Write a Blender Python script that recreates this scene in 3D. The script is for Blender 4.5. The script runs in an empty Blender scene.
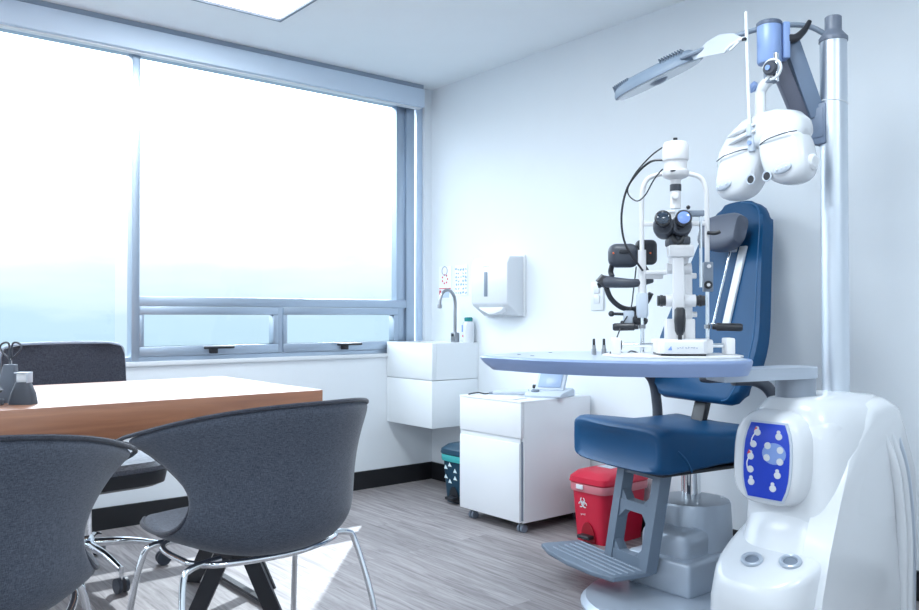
import bpy, bmesh, math, random
from mathutils import Vector, Matrix
random.seed(7)
S = bpy.context.scene
COL = S.collection
PI = math.pi

# ------------------------------------------------------------------ camera
cam_d = bpy.data.cameras.new('camera')
cam = bpy.data.objects.new('camera', cam_d); COL.objects.link(cam)
F_ = Vector((-0.77475438, 0.63209284, 0.01463882))
R_ = Vector((0.63215331, 0.77484308, -0.00062939))
U_ = Vector((0.01174062, -0.00876636, 0.99989265))
m = Matrix((( R_.x, U_.x, -F_.x, 4.0364), (R_.y, U_.y, -F_.y, -3.0716), (R_.z, U_.z, -F_.z, 0.993), (0, 0, 0, 1)))
cam.matrix_world = m
cam_d.sensor_width = 36.0
cam_d.lens = 820.02 / 919 * 36.0
cam_d.clip_start = 0.02
S.camera = cam
# ------------------------------------------------------------------ colour management
S.view_settings.view_transform = 'Standard'
S.view_settings.look = 'None'
S.view_settings.gamma = 1.0
S.view_settings.use_curve_mapping = False
S.view_settings.exposure = 0.38
# ------------------------------------------------------------------ sky
w = bpy.data.worlds.new('sky'); S.world = w; w.use_nodes = True
nt = w.node_tree; nt.nodes.clear()
tc = nt.nodes.new('ShaderNodeTexCoord'); sx = nt.nodes.new('ShaderNodeSeparateXYZ')
nz = nt.nodes.new('ShaderNodeTexNoise'); nz.inputs['Scale'].default_value = 9; nz.inputs['Detail'].default_value = 5
mp = nt.nodes.new('ShaderNodeMapping'); mp.inputs['Scale'].default_value = (1, 1, 5)
ad = nt.nodes.new('ShaderNodeMath'); ad.operation = 'MULTIPLY_ADD'; ad.inputs[1].default_value = 0.05
ramp = nt.nodes.new('ShaderNodeValToRGB')
mr = nt.nodes.new('ShaderNodeMapRange'); mr.inputs['From Min'].default_value = -0.12; mr.inputs['From Max'].default_value = 0.28
cr = ramp.color_ramp
cr.elements[0].position = 0.0; cr.elements[0].color = (0.42, 0.56, 0.66, 1)
cr.elements[1].position = 1.0; cr.elements[1].color = (4.0, 4.4, 4.9, 1)
for pos, c in ((0.22, (0.50, 0.67, 0.78, 1)), (0.36, (0.53, 0.70, 0.80, 1)), (0.39, (0.64, 0.78, 0.85, 1)), (0.50, (0.80, 0.87, 0.92, 1)), (0.60, (1.2, 1.28, 1.36, 1)), (0.75, (2.4, 2.55, 2.75, 1))):
    e = cr.elements.new(pos); e.color = c
bg = nt.nodes.new('ShaderNodeBackground'); bg.inputs['Strength'].default_value = 1.0
ow = nt.nodes.new('ShaderNodeOutputWorld')
L = nt.links.new
L(tc.outputs['Generated'], sx.inputs[0]); L(tc.outputs['Generated'], mp.inputs[0]); L(mp.outputs[0], nz.inputs['Vector'])
L(nz.outputs['Fac'], ad.inputs[0]); L(sx.outputs['Z'], ad.inputs[2]); L(ad.outputs[0], mr.inputs['Value'])
L(mr.outputs[0], ramp.inputs[0]); L(ramp.outputs[0], bg.inputs['Color']); L(bg.outputs[0], ow.inputs[0])
# ------------------------------------------------------------------ sun
sd = bpy.data.lights.new('sun', 'SUN'); sd.energy = 5.2; sd.angle = math.radians(0.6); sd.color = (0.93, 0.97, 1.0)
sun = bpy.data.objects.new('sun', sd); COL.objects.link(sun)
sun.rotation_euler = Vector((1, -0.883, -1.19)).to_track_quat('-Z', 'Y').to_euler()
# large area lights: daylight entering the window, ceiling panels (flush in the ceiling, see ceiling_light)
def area(name, loc, rot, sx_, sy_, power, color):
    d = bpy.data.lights.new(name, 'AREA'); d.shape = 'RECTANGLE'; d.size = sx_; d.size_y = sy_; d.energy = power; d.color = color
    o = bpy.data.objects.new(name, d); COL.objects.link(o); o.location = loc; o.rotation_euler = rot
    return o
_p = area('window_portal', (-0.16, -2.33, 1.54), (0, math.radians(-90), 0), 1.6, 4.6, 1, (1, 1, 1)); _p.data.cycles.is_portal = True
PANELS = [(0.824, -1.593), (2.70, -1.593), (0.824, -3.9), (2.70, -3.9), (4.6, -1.593), (4.6, -3.9)]
for px_, py_ in PANELS:
    area('panel_light', (px_, py_, 2.384), (0, 0, 0), 0.56, 0.56, 15.5, (0.84, 0.935, 1.0))

# ------------------------------------------------------------------ materials
MATS = {}
def mat(name, col, rough=0.5, metal=0.0, bump=0.0, bscale=200.0, var=0.0, vscale=5.0, coat=0.0, trans=0.0, emit=None, es=1.0, ior=None, sheen=0.0, alpha=1.0, spec=None):
    if name in MATS: return MATS[name]
    M = bpy.data.materials.new(name); M.use_nodes = True; MATS[name] = M
    n = M.node_tree.nodes; l = M.node_tree.links; b = n['Principled BSDF']
    b.inputs['Base Color'].default_value = (*col, 1); b.inputs['Roughness'].default_value = rough; b.inputs['Metallic'].default_value = metal
    if coat: b.inputs['Coat Weight'].default_value = coat; b.inputs['Coat Roughness'].default_value = 0.08
    if trans: b.inputs['Transmission Weight'].default_value = trans
    if ior: b.inputs['IOR'].default_value = ior
    if sheen: b.inputs['Sheen Weight'].default_value = sheen
    if spec is not None: b.inputs['Specular IOR Level'].default_value = spec
    if emit: b.inputs['Emission Color'].default_value = (*emit, 1); b.inputs['Emission Strength'].default_value = es
    b.inputs['Alpha'].default_value = alpha
    t = n.new('ShaderNodeTexCoord')
    v = max(var, 0.02)
    z = n.new('ShaderNodeTexNoise'); z.inputs['Scale'].default_value = vscale; z.inputs['Detail'].default_value = 4
    l.new(t.outputs['Object'], z.inputs['Vector'])
    mx = n.new('ShaderNodeMix'); mx.data_type = 'RGBA'
    mx.inputs[6].default_value = (*[c * (1 - v) for c in col], 1); mx.inputs[7].default_value = (*[min(1, c * (1 + v)) for c in col], 1)
    l.new(z.outputs['Fac'], mx.inputs[0]); l.new(mx.outputs[2], b.inputs['Base Color'])
    if bump:
        z2 = n.new('ShaderNodeTexNoise'); z2.inputs['Scale'].default_value = bscale; z2.inputs['Detail'].default_value = 3
        bp = n.new('ShaderNodeBump'); bp.inputs['Strength'].default_value = bump; bp.inputs['Distance'].default_value = 0.002
        l.new(t.outputs['Object'], z2.inputs['Vector']); l.new(z2.outputs['Fac'], bp.inputs['Height']); l.new(bp.outputs[0], b.inputs['Normal'])
    return M

def fabric_mat(name, c0, c1, sc=420.0):
    M = bpy.data.materials.new(name); M.use_nodes = True; MATS[name] = M
    n = M.node_tree.nodes; l = M.node_tree.links; b = n['Principled BSDF']
    b.inputs['Roughness'].default_value = 0.9; b.inputs['Sheen Weight'].default_value = 0.25
    b.inputs['Specular IOR Level'].default_value = 0.2
    t = n.new('ShaderNodeTexCoord')
    zs = []
    for s3 in ((1, 1, 0.12), (0.12, 0.12, 1)):
        mpn = n.new('ShaderNodeMapping'); mpn.inputs['Scale'].default_value = s3
        z = n.new('ShaderNodeTexNoise'); z.inputs['Scale'].default_value = sc; z.inputs['Detail'].default_value = 2
        l.new(t.outputs['Object'], mpn.inputs[0]); l.new(mpn.outputs[0], z.inputs['Vector']); zs.append(z)
    a = n.new('ShaderNodeMath'); a.operation = 'ADD'; l.new(zs[0].outputs['Fac'], a.inputs[0]); l.new(zs[1].outputs['Fac'], a.inputs[1])
    r = n.new('ShaderNodeMapRange'); r.inputs['From Min'].default_value = 0.7; r.inputs['From Max'].default_value = 1.3
    l.new(a.outputs[0], r.inputs['Value'])
    mx = n.new('ShaderNodeMix'); mx.data_type = 'RGBA'; mx.inputs[6].default_value = (*c0, 1); mx.inputs[7].default_value = (*c1, 1)
    l.new(r.outputs[0], mx.inputs[0]); l.new(mx.outputs[2], b.inputs['Base Color'])
    bp = n.new('ShaderNodeBump'); bp.inputs['Strength'].default_value = 0.35; bp.inputs['Distance'].default_value = 0.001
    l.new(a.outputs[0], bp.inputs['Height']); l.new(bp.outputs[0], b.inputs['Normal'])
    return M

def floor_mat():
    M = bpy.data.materials.new('wood_planks'); M.use_nodes = True; MATS['floor'] = M
    n = M.node_tree.nodes; l = M.node_tree.links; b = n['Principled BSDF']
    b.inputs['Roughness'].default_value = 0.42; b.inputs['Specular IOR Level'].default_value = 0.45
    t = n.new('ShaderNodeTexCoord')
    br = n.new('ShaderNodeTexBrick'); br.inputs['Scale'].default_value = 1.0
    br.inputs['Brick Width'].default_value = 1.2; br.inputs['Row Height'].default_value = 0.15
    br.inputs['Mortar Size'].default_value = 0.0012; br.inputs['Mortar Smooth'].default_value = 0.3; br.offset = 0.37
    br.inputs['Color1'].default_value = (0.2, 0.2, 0.2, 1); br.inputs['Color2'].default_value = (0.8, 0.8, 0.8, 1); br.inputs['Mortar'].default_value = (0, 0, 0, 1)
    l.new(t.outputs['Object'], br.inputs['Vector'])
    # grain running along the planks, offset per plank
    mpn = n.new('ShaderNodeMapping'); mpn.inputs['Scale'].default_value = (1.1, 15, 1)
    add = n.new('ShaderNodeVectorMath'); add.operation = 'ADD'
    sc = n.new('ShaderNodeVectorMath'); sc.operation = 'SCALE'; sc.inputs['Scale'].default_value = 9.0
    l.new(br.outputs['Color'], sc.inputs[0]); l.new(t.outputs['Object'], add.inputs[0]); l.new(sc.outputs[0], add.inputs[1])
    l.new(add.outputs[0], mpn.inputs[0])
    z = n.new('ShaderNodeTexNoise'); z.inputs['Scale'].default_value = 2.6; z.inputs['Detail'].default_value = 8; z.inputs['Roughness'].default_value = 0.65; z.inputs['Distortion'].default_value = 1.2
    l.new(mpn.outputs[0], z.inputs['Vector'])
    ramp = n.new('ShaderNodeValToRGB'); cr = ramp.color_ramp
    cr.elements[0].position = 0.28; cr.elements[0].color = (0.135, 0.118, 0.122, 1)
    cr.elements[1].position = 0.74; cr.elements[1].color = (0.46, 0.43, 0.44, 1)
    e = cr.elements.new(0.48); e.color = (0.285, 0.26, 0.265, 1)
    l.new(z.outputs['Fac'], ramp.inputs[0])
    m2 = n.new('ShaderNodeMix'); m2.data_type = 'RGBA'; m2.blend_type = 'MULTIPLY'; m2.inputs[0].default_value = 1.0
    mr = n.new('ShaderNodeMapRange'); mr.inputs['From Min'].default_value = 0.0; mr.inputs['From Max'].default_value = 0.8; mr.inputs['To Min'].default_value = 0.72; mr.inputs['To Max'].default_value = 1.08
    l.new(br.outputs['Color'], mr.inputs['Value']); l.new(ramp.outputs[0], m2.inputs[6]); l.new(mr.outputs[0], m2.inputs[7])
    l.new(m2.outputs[2], b.inputs['Base Color'])
    bp = n.new('ShaderNodeBump'); bp.inputs['Strength'].default_value = 0.15; bp.inputs['Distance'].default_value = 0.002
    l.new(z.outputs['Fac'], bp.inputs['Height']); l.new(bp.outputs[0], b.inputs['Normal'])
    return M

def wood_mat():
    M = bpy.data.materials.new('cherry_wood'); M.use_nodes = True; MATS['wood'] = M
    n = M.node_tree.nodes; l = M.node_tree.links; b = n['Principled BSDF']
    b.inputs['Roughness'].default_value = 0.35; b.inputs['Coat Weight'].default_value = 1.0; b.inputs['Coat Roughness'].default_value = 0.33; b.inputs['Coat IOR'].default_value = 1.6
    t = n.new('ShaderNodeTexCoord'); mpn = n.new('ShaderNodeMapping'); mpn.inputs['Scale'].default_value = (12, 0.8, 12)
    z = n.new('ShaderNodeTexNoise'); z.inputs['Scale'].default_value = 3.5; z.inputs['Detail'].default_value = 7; z.inputs['Distortion'].default_value = 0.6
    l.new(t.outputs['Object'], mpn.inputs[0]); l.new(mpn.outputs[0], z.inputs['Vector'])
    ramp = n.new('ShaderNodeValToRGB'); cr = ramp.color_ramp
    cr.elements[0].position = 0.3; cr.elements[0].color = (0.27, 0.105, 0.05, 1)
    cr.elements[1].position = 0.75; cr.elements[1].color = (0.44, 0.19, 0.095, 1)
    l.new(z.outputs['Fac'], ramp.inputs[0]); l.new(ramp.outputs[0], b.inputs['Base Color'])
    return M

WALL = mat('wall_paint', (0.78, 0.825, 0.865), 0.75, bump=0.08, bscale=90)
CEIL = mat('ceiling_paint', (0.86, 0.91, 0.94), 0.85)
FLOOR = floor_mat(); WOOD = wood_mat()
BLACKB = mat('black_vinyl', (0.008, 0.009, 0.012), 0.5)
ALU = mat('window_aluminium', (0.42, 0.50, 0.60), 0.38, 0.75)
ALU2 = mat('window_aluminium_light', (0.55, 0.66, 0.80), 0.4, 0.5)
BLIND = mat('blind_cassette', (0.60, 0.70, 0.82), 0.6)
WHITE = mat('white_plastic', (0.74, 0.77, 0.80), 0.3)
WHITEG = mat('white_gloss', (0.69, 0.72, 0.755), 0.25, coat=0.15)
LAM = mat('white_laminate', (0.78, 0.80, 0.83), 0.28)
SINKM = mat('white_solid_surface', (0.78, 0.82, 0.85), 0.4)
BLACK = mat('black_plastic', (0.018, 0.020, 0.026), 0.35)
DARKG = mat('dark_grey_plastic', (0.048, 0.056, 0.075), 0.45)
MIDG = mat('mid_grey_plastic', (0.20, 0.24, 0.30), 0.45)
LTG = mat('light_grey_plastic', (0.52, 0.58, 0.66), 0.4)
CHROME = mat('chrome', (0.82, 0.85, 0.88), 0.08, 1.0)
STEEL = mat('brushed_steel', (0.36, 0.37, 0.39), 0.3, 1.0)
MASTM = mat('satin_aluminium', (0.66, 0.71, 0.77), 0.40, 1.0)
SILVERP = mat('silver_paint', (0.46, 0.52, 0.60), 0.32, 0.3)
FOOTG = mat('footrest_grey', (0.155, 0.20, 0.26), 0.5)
BLUEV = mat('blue_vinyl', (0.003, 0.062, 0.165), 0.45, spec=0.3, bump=0.1, bscale=350, var=0.05)
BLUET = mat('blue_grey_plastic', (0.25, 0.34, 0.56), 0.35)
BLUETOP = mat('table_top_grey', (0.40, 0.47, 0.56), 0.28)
BLUEC = mat('pale_blue_plastic', (0.24, 0.35, 0.62), 0.35)
PURPG = mat('arm_underside_grey', (0.13, 0.14, 0.19), 0.45)
REDP = mat('red_plastic', (0.58, 0.010, 0.042), 0.35)
TEALP = mat('teal_plastic', (0.004, 0.045, 0.085), 0.35)
BAGR = mat('pink_bin_liner', (0.68, 0.22, 0.26), 0.35, alpha=0.85)
BAGG = mat('green_bin_liner', (0.05, 0.42, 0.42), 0.35)
PAPER = mat('paper', (0.85, 0.87, 0.90), 0.8)
PRINTB = mat('print_blue', (0.20, 0.32, 0.62), 0.7)
PRINTR = mat('print_red', (0.65, 0.06, 0.08), 0.7)
PRINTG = mat('print_grey', (0.35, 0.40, 0.48), 0.7)
GREENC = mat('green_cap', (0.01, 0.22, 0.22), 0.35)
PANELB = mat('panel_blue', (0.012, 0.05, 0.50), 0.3)
PANELL = mat('panel_light_blue', (0.22, 0.34, 0.68), 0.35)
LENSB = mat('lens_blue', (0.20, 0.32, 0.70), 0.08, coat=1.0)
SCREENB = mat('screen_blue', (0.30, 0.40, 0.58), 0.3)
FAB = fabric_mat('charcoal_weave', (0.034, 0.041, 0.060), (0.104, 0.120, 0.158), 800)
FAB2 = fabric_mat('dark_seat_weave', (0.020, 0.023, 0.035), (0.060, 0.066, 0.09), 700)
FABL = mat('pale_trim', (0.30, 0.34, 0.42), 0.6)
LAMPW = mat('lamp_diffuser', (0.9, 0.92, 0.94), 0.4, emit=(0.95, 0.98, 1.0), es=3.0)
LAMPLED = mat('lamp_lens', (0.62, 0.68, 0.74), 0.25)
GLASS = bpy.data.materials.new('window_glass'); GLASS.use_nodes = True
_n = GLASS.node_tree.nodes; _l = GLASS.node_tree.links; _n.clear()
_o = _n.new('ShaderNodeOutputMaterial'); _t = _n.new('ShaderNodeBsdfTransparent'); _g = _n.new('ShaderNodeBsdfGlossy'); _g.inputs['Roughness'].default_value = 0.02
_t.inputs['Color'].default_value = (0.95, 0.985, 1.0, 1)
_w = _n.new('ShaderNodeLayerWeight'); _w.inputs['Blend'].default_value = 0.5
_p5 = _n.new('ShaderNodeMath'); _p5.operation = 'POWER'; _p5.inputs[1].default_value = 4.0; _l.new(_w.outputs['Facing'], _p5.inputs[0])
_f = _n.new('ShaderNodeMath'); _f.operation = 'MULTIPLY_ADD'; _f.inputs[1].default_value = 0.3; _f.inputs[2].default_value = 0.02; _l.new(_p5.outputs[0], _f.inputs[0]); _m = _n.new('ShaderNodeMixShader')
_l.new(_f.outputs[0], _m.inputs[0]); _l.new(_t.outputs[0], _m.inputs[1]); _l.new(_g.outputs[0], _m.inputs[2]); _l.new(_m.outputs[0], _o.inputs[0])
FROST = mat('translucent_plastic', (0.66, 0.72, 0.80), 0.35, trans=0.25)

# ------------------------------------------------------------------ mesh helpers
class MB:
    def __init__(s): s.bm = bmesh.new()
    def _bev(s, verts, b, seg):
        if b <= 0: return
        es = {e for v in verts for e in v.link_edges}
        bmesh.ops.bevel(s.bm, geom=list(es), offset=b, segments=seg, profile=0.5, affect='EDGES', clamp_overlap=True)
    def box(s, c, d, bev=0.0, seg=2, rot=None, taper=None):
        vs = []
        R = rot if rot is not None else Matrix.Identity(3)
        for z in (-.5, .5):
            for x, y in ((-.5, -.5), (.5, -.5), (.5, .5), (-.5, .5)):
                k = taper if (taper and z < 0) else 1.0
                vs.append(s.bm.verts.new(Vector(c) + R @ Vector((x * d[0] * k, y * d[1] * k, z * d[2]))))
        for f in ((3, 2, 1, 0), (4, 5, 6, 7), (0, 1, 5, 4), (1, 2, 6, 5), (2, 3, 7, 6), (3, 0, 4, 7)):
            s.bm.faces.new([vs[i] for i in f])
        s._bev(vs, bev, seg); return s
    def b2(s, lo, hi, bev=0.0, seg=2):
        return s.box([(a + b) / 2 for a, b in zip(lo, hi)], [abs(b - a) for a, b in zip(lo, hi)], bev, seg)
    def rings(s, rings, cap=True, close=True):
        rv = [[s.bm.verts.new(Vector(p)) for p in r] for r in rings]
        n = len(rv[0])
        for a, b in zip(rv, rv[1:]):
            for i in range(n if close else n - 1):
                j = (i + 1) % n
                s.bm.faces.new((a[i], a[j], b[j], b[i]))
        if cap:
            s.bm.faces.new(list(reversed(rv[0]))); s.bm.faces.new(rv[-1])
        return s
    def cyl(s, p0, p1, r0, r1=None, seg=20, cap=True):
        r1 = r0 if r1 is None else r1
        p0, p1 = Vector(p0), Vector(p1); d = (p1 - p0).normalized()
        a = d.orthogonal().normalized(); b = d.cross(a)
        R = []
        for p, r in ((p0, r0), (p1, r1)):
            R.append([p + (a * math.cos(2 * PI * i / seg) + b * math.sin(2 * PI * i / seg)) * r for i in range(seg)])
        return s.rings(R, cap)
    def lathe(s, o, prof, axis=(0, 0, 1), seg=28, sc=(1, 1)):
        o = Vector(o); d = Vector(axis).normalized(); a = d.orthogonal().normalized()
        if abs(d.z) > .99: a = Vector((1, 0, 0))
        b = d.cross(a)
        R = [[o + d * h + (a * math.cos(2 * PI * i / seg) * sc[0] + b * math.sin(2 * PI * i / seg) * sc[1]) * max(r, 1e-4) for i in range(seg)] for r, h in prof]
        return s.rings(R)
    def tube(s, pts, r, seg=10, smooth=6, cap=True):
        P = [Vector(p) for p in pts]
        if smooth and len(P) > 2:
            Q = []
            for i in range(len(P) - 1):
                a = P[max(i - 1, 0)]; b = P[i]; c = P[i + 1]; d = P[min(i + 2, len(P) - 1)]
                for k in range(smooth):
                    t = k / smooth
                    Q.append(0.5 * ((2 * b) + (c - a) * t + (2 * a - 5 * b + 4 * c - d) * t * t + (3 * b - a - 3 * c + d) * t ** 3))
            Q.append(P[-1]); P = Q
        T = (P[1] - P[0]).normalized(); N = T.orthogonal().normalized(); R = []
        for i, p in enumerate(P):
            t = (P[min(i + 1, len(P) - 1)] - P[max(i - 1, 0)]).normalized()
            q = T.rotation_difference(t); N = (q @ N).normalized(); T = t
            Bn = T.cross(N)
            rr = r(i / (len(P) - 1)) if callable(r) else r
            R.append([p + (N * math.cos(2 * PI * k / seg) + Bn * math.sin(2 * PI * k / seg)) * rr for k in range(seg)])
        return s.rings(R, cap)
    def ball(s, c, r, sc=(1, 1, 1), seg=20, rot=None):
        c = Vector(c); Rm = rot if rot is not None else Matrix.Identity(3)
        R = []
        for j in range(1, seg // 2):
            ph = -PI / 2 + PI * j / (seg // 2)
            R.append([c + Rm @ Vector((r * sc[0] * math.cos(ph) * math.cos(2 * PI * i / seg), r * sc[1] * math.cos(ph) * math.sin(2 * PI * i / seg), r * sc[2] * math.sin(ph))) for i in range(seg)])
        return s.rings(R)
    def prism(s, poly, d0, d1, frame=None, bev=0.0, seg=2):
        """poly: 2-D outline; frame maps (u, v, d) to 3-D"""
        fr = frame or (lambda u, v, d: (u, v, d))
        a = [s.bm.verts.new(Vector(fr(u, v, d0))) for u, v in poly]; b = [s.bm.verts.new(Vector(fr(u, v, d1))) for u, v in poly]
        n = len(poly)
        f0 = s.bm.faces.new(list(reversed(a))); f1 = s.bm.faces.new(b)
        for i in range(n):
            s.bm.faces.new((a[i], a[(i + 1) % n], b[(i + 1) % n], b[i]))
        if bev:
            es = list(f0.edges) + list(f1.edges)
            bmesh.ops.bevel(s.bm, geom=es, offset=bev, segments=seg, profile=0.5, affect='EDGES', clamp_overlap=True)
        return s
    def ring(s, c, R, r, axis=(0, 0, 1), a0=0, a1=2 * PI, seg=32, ts=8):
        c = Vector(c); d = Vector(axis).normalized(); a = d.orthogonal().normalized(); b = d.cross(a)
        full = abs(a1 - a0 - 2 * PI) < 1e-6
        rs = []
        n = seg
        for i in range(n + (0 if full else 1)):
            t = a0 + (a1 - a0) * i / n; e = a * math.cos(t) + b * math.sin(t)
            rs.append([c + e * (R + r * math.cos(2 * PI * k / ts)) + d * r * math.sin(2 * PI * k / ts) for k in range(ts)])
        if full: rs.append(rs[0])
        return s.rings(rs, cap=not full)
    def build(s, name, m, parent=None, world=False, smooth=True, sub=0, ang=38, solid=0, label=None):
        bmesh.ops.remove_doubles(s.bm, verts=s.bm.verts, dist=1e-6)
        bmesh.ops.recalc_face_normals(s.bm, faces=s.bm.faces)
        me = bpy.data.meshes.new(name); s.bm.to_mesh(me); s.bm.free()
        o = bpy.data.objects.new(name, me); COL.objects.link(o); me.materials.append(m)
        if parent is not None:
            o.parent = parent
            if world:
                W = Matrix.Identity(4); q = parent
                while q is not None: W = q.matrix_basis @ W; q = q.parent
                me.transform(W.inverted())
        if solid:
            sm = o.modifiers.new('thickness', 'SOLIDIFY'); sm.thickness = solid; sm.offset = 0
        if sub:
            sb = o.modifiers.new('smooth', 'SUBSURF'); sb.levels = sub; sb.render_levels = sub
        if smooth:
            me.polygons.foreach_set('use_smooth', [True] * len(me.polygons))
            if not sub: me.set_sharp_from_angle(angle=math.radians(ang))
        if label: o['label'] = label
        return o

def tag(o, label, cat, group=None):
    o['label'] = label; o['category'] = cat
    if group: o['group'] = group
    return o
def thing(name, label, cat, loc=(0, 0, 0), rz=0, group=None):
    o = bpy.data.objects.new(name, None); COL.objects.link(o); o.empty_display_size = 0.1
    o.location = loc; o.rotation_euler = (0, 0, rz)
    return tag(o, label, cat, group)
def struct(o):
    o['kind'] = 'structure'; return o
def copy_tree(o, parent=None):
    kids = [c for c in ALL() if c.parent == o]
    c = o.copy(); COL.objects.link(c)
    if parent is not None: c.parent = parent
    for k in kids: copy_tree(k, c)
    return c
def ALL(): return list(COL.objects)
def rz_(a): return Matrix.Rotation(a, 3, 'Z')
def rx_(a): return Matrix.Rotation(a, 3, 'X')
def ry_(a): return Matrix.Rotation(a, 3, 'Y')
def sup(cx, cy, hx, hy, z, n=4.0, k=32):
    r = []
    for i in range(k):
        t = 2 * PI * i / k; c, s_ = math.cos(t), math.sin(t)
        r.append((cx + hx * math.copysign(abs(c) ** (2 / n), c), cy + hy * math.copysign(abs(s_) ** (2 / n), s_), z))
    return r
def strokes_mb(n, size, frame, seed=1, depth=0.0006):
    """a row of small unreadable printed strokes, n characters long"""
    rnd = random.Random(seed); mb = MB(); pitch = size * .62
    for i in range(n):
        x = (i - (n - 1) / 2) * pitch
        for k in range(2):
            a = rnd.choice((0, .5, 1.57, -.6, 1.57)); l_ = size * rnd.uniform(.3, .5); ca, sa = math.cos(a) * l_ / 2, math.sin(a) * l_ / 2
            w_ = size * .055; ox = x + rnd.uniform(-.12, .12) * size; oz = rnd.uniform(-.15, .15) * size
            nx, nz = -math.sin(a) * w_, math.cos(a) * w_
            mb.prism([(ox - ca - nx, oz - sa - nz), (ox + ca - nx, oz + sa - nz), (ox + ca + nx, oz + sa + nz), (ox - ca + nx, oz - sa + nz)], 0, depth, frame)
    return mb
# ------------------------------------------------------------------ room shell
H = 2.4; XR = 5.6; YF = -4.9; T = 0.14
struct(MB().b2((-0.2, YF - 0.1, -0.1), (XR + 0.1, 0.1, 0)).build('floor', FLOOR, smooth=False))
struct(MB().b2((-0.2, YF - 0.1, H), (XR + 0.1, 0.1, H + 0.1)).build('ceiling', CEIL, smooth=False))
struct(MB().b2((-T, 0, 0), (XR, 0.1, H)).build('wall_back', WALL, smooth=False))
struct(MB().b2((XR, YF, 0), (XR + 0.1, 0.1, H)).build('wall_right', WALL, smooth=False))
struct(MB().b2((-T, YF - 0.1, 0), (XR + 0.1, YF, H)).build('wall_front', WALL, smooth=False))
wl = MB()
WY0, WY1, WZ0, WZ1 = -4.6, -0.055, 0.772, 2.32
wl.b2((-T, YF, 0), (0, 0, WZ0)).b2((-T, YF, WZ1), (0, 0, H)).b2((-T, WY1, WZ0), (0, 0, WZ1)).b2((-T, YF, WZ0), (0, WY0, WZ1))
struct(wl.build('wall_left', WALL, smooth=False))
struct(MB().b2((0, YF, 0), (0.012, 0, 0.103)).build('baseboard_left', BLACKB, smooth=False))
struct(MB().b2((0.012, -0.012, 0), (XR, 0, 0.103)).build('baseboard_back', BLACKB, smooth=False))

# window
win = struct(bpy.data.objects.new('window_1', None)); COL.objects.link(win); win.location = (0, -2.3, WZ0)
fo, fi = -0.09, -0.02
def wbox(name, y0, y1, z0, z1, m_, x0=fo, x1=fi, bev=0.003, par=None):
    return MB().b2((x0, y0, z0), (x1, y1, z1), bev).build(name, m_, par or win, world=True)
f = MB()
f.b2((-0.04, -0.176, WZ0), (fi, -0.118, WZ1), 0.003).b2((fo, -0.240, WZ0), (-0.035, -0.176, WZ1), 0.003)
f.b2((fo, WY0, WZ0), (fi, -0.112, WZ0 + 0.028), 0.003).b2((fo, WY0, WZ1 - 0.05), (fi, -0.112, WZ1), 0.003).b2((fo, WY0, WZ0), (fi, WY0 + 0.06, WZ1), 0.003)
f.build('frame', ALU, win, world=True)
wbox('side_channel', -0.098, -0.056, WZ0, WZ1, ALU2, -0.04, -0.02)
wbox('mullion', -1.806, -1.768, WZ0, WZ1, ALU, -0.07, 0.0)
wbox('transom', -1.772, -0.176, 1.048, 1.095, ALU)
wbox('inner_sill', WY0, WY1, WZ0 - 0.016, WZ0 + 0.006, WHITE, fo, 0.012)
for y0, y1 in ((-1.765, -1.030), (-1.000, -0.245)):
    sf = MB()
    sf.b2((-0.068, y0, WZ0 + 0.03), (-0.012, y1, WZ0 + 0.078), 0.004).b2((-0.068, y0, 1.005), (-0.012, y1, 1.046), 0.004)
    sf.b2((-0.068, y0, WZ0 + 0.078), (-0.012, y0 + 0.024, 1.005), 0.004).b2((-0.068, y1 - 0.03, WZ0 + 0.078), (-0.012, y1, 1.005), 0.004)
    sash = sf.build('sash', ALU, win, world=True)
    MB().b2((-0.062, y0 + 0.02, WZ0 + 0.07), (-0.056, y1 - 0.02, 1.01)).build('pane', GLASS, sash, world=True, smooth=False)
    yc = (y0 + y1) / 2 + 0.0
    hb = MB().b2((-0.014, yc - 0.02, WZ0 + 0.036), (0.012, yc + 0.02, WZ0 + 0.062), 0.004)
    hb.b2((0.004, yc - 0.055, WZ0 + 0.060), (0.022, yc + 0.105, WZ0 + 0.074), 0.004)
    hb.build('handle', BLACK, sash, world=True)
wbox('pier', -1.030, -1.000, WZ0 + 0.028, 1.048, ALU)
MB().b2((-0.082, -1.78, 1.09), (-0.076, -0.23, WZ1 - 0.04)).build('pane', GLASS, win, world=True, smooth=False)
MB().b2((-0.082, WY0 + 0.05, WZ0 + 0.02), (-0.076, -1.86, WZ1 - 0.04)).build('pane', GLASS, win, world=True, smooth=False)

# roller blind cassette above the window
bl = thing('roller_blind', 'rolled up white roller blind in a long cassette above the window', 'blind', (0.04, -2.4, 2.25))
MB().b2((0.002, -4.7, 2.262), (0.074, -0.107, 2.372), 0.006).build('cassette', BLIND, bl, world=True)
MB().b2((0.012, -4.69, 2.254), (0.05, -0.118, 2.263), 0.003).build('bottom_rail', WHITE, bl, world=True)
MB().b2((0.0, -0.107, 2.262), (0.05, -0.1, 2.365), 0.002).build('end_cap', LTG, bl, world=True)
MB().b2((0.002, -4.7, 2.376), (0.060, -0.107, 2.399)).build('gap_shade_strip', mat('gap_shade_grey', (0.30, 0.37, 0.46), .6), bl, world=True)  # strip filling the gap below the ceiling, coloured dark as the gap's shade

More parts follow.
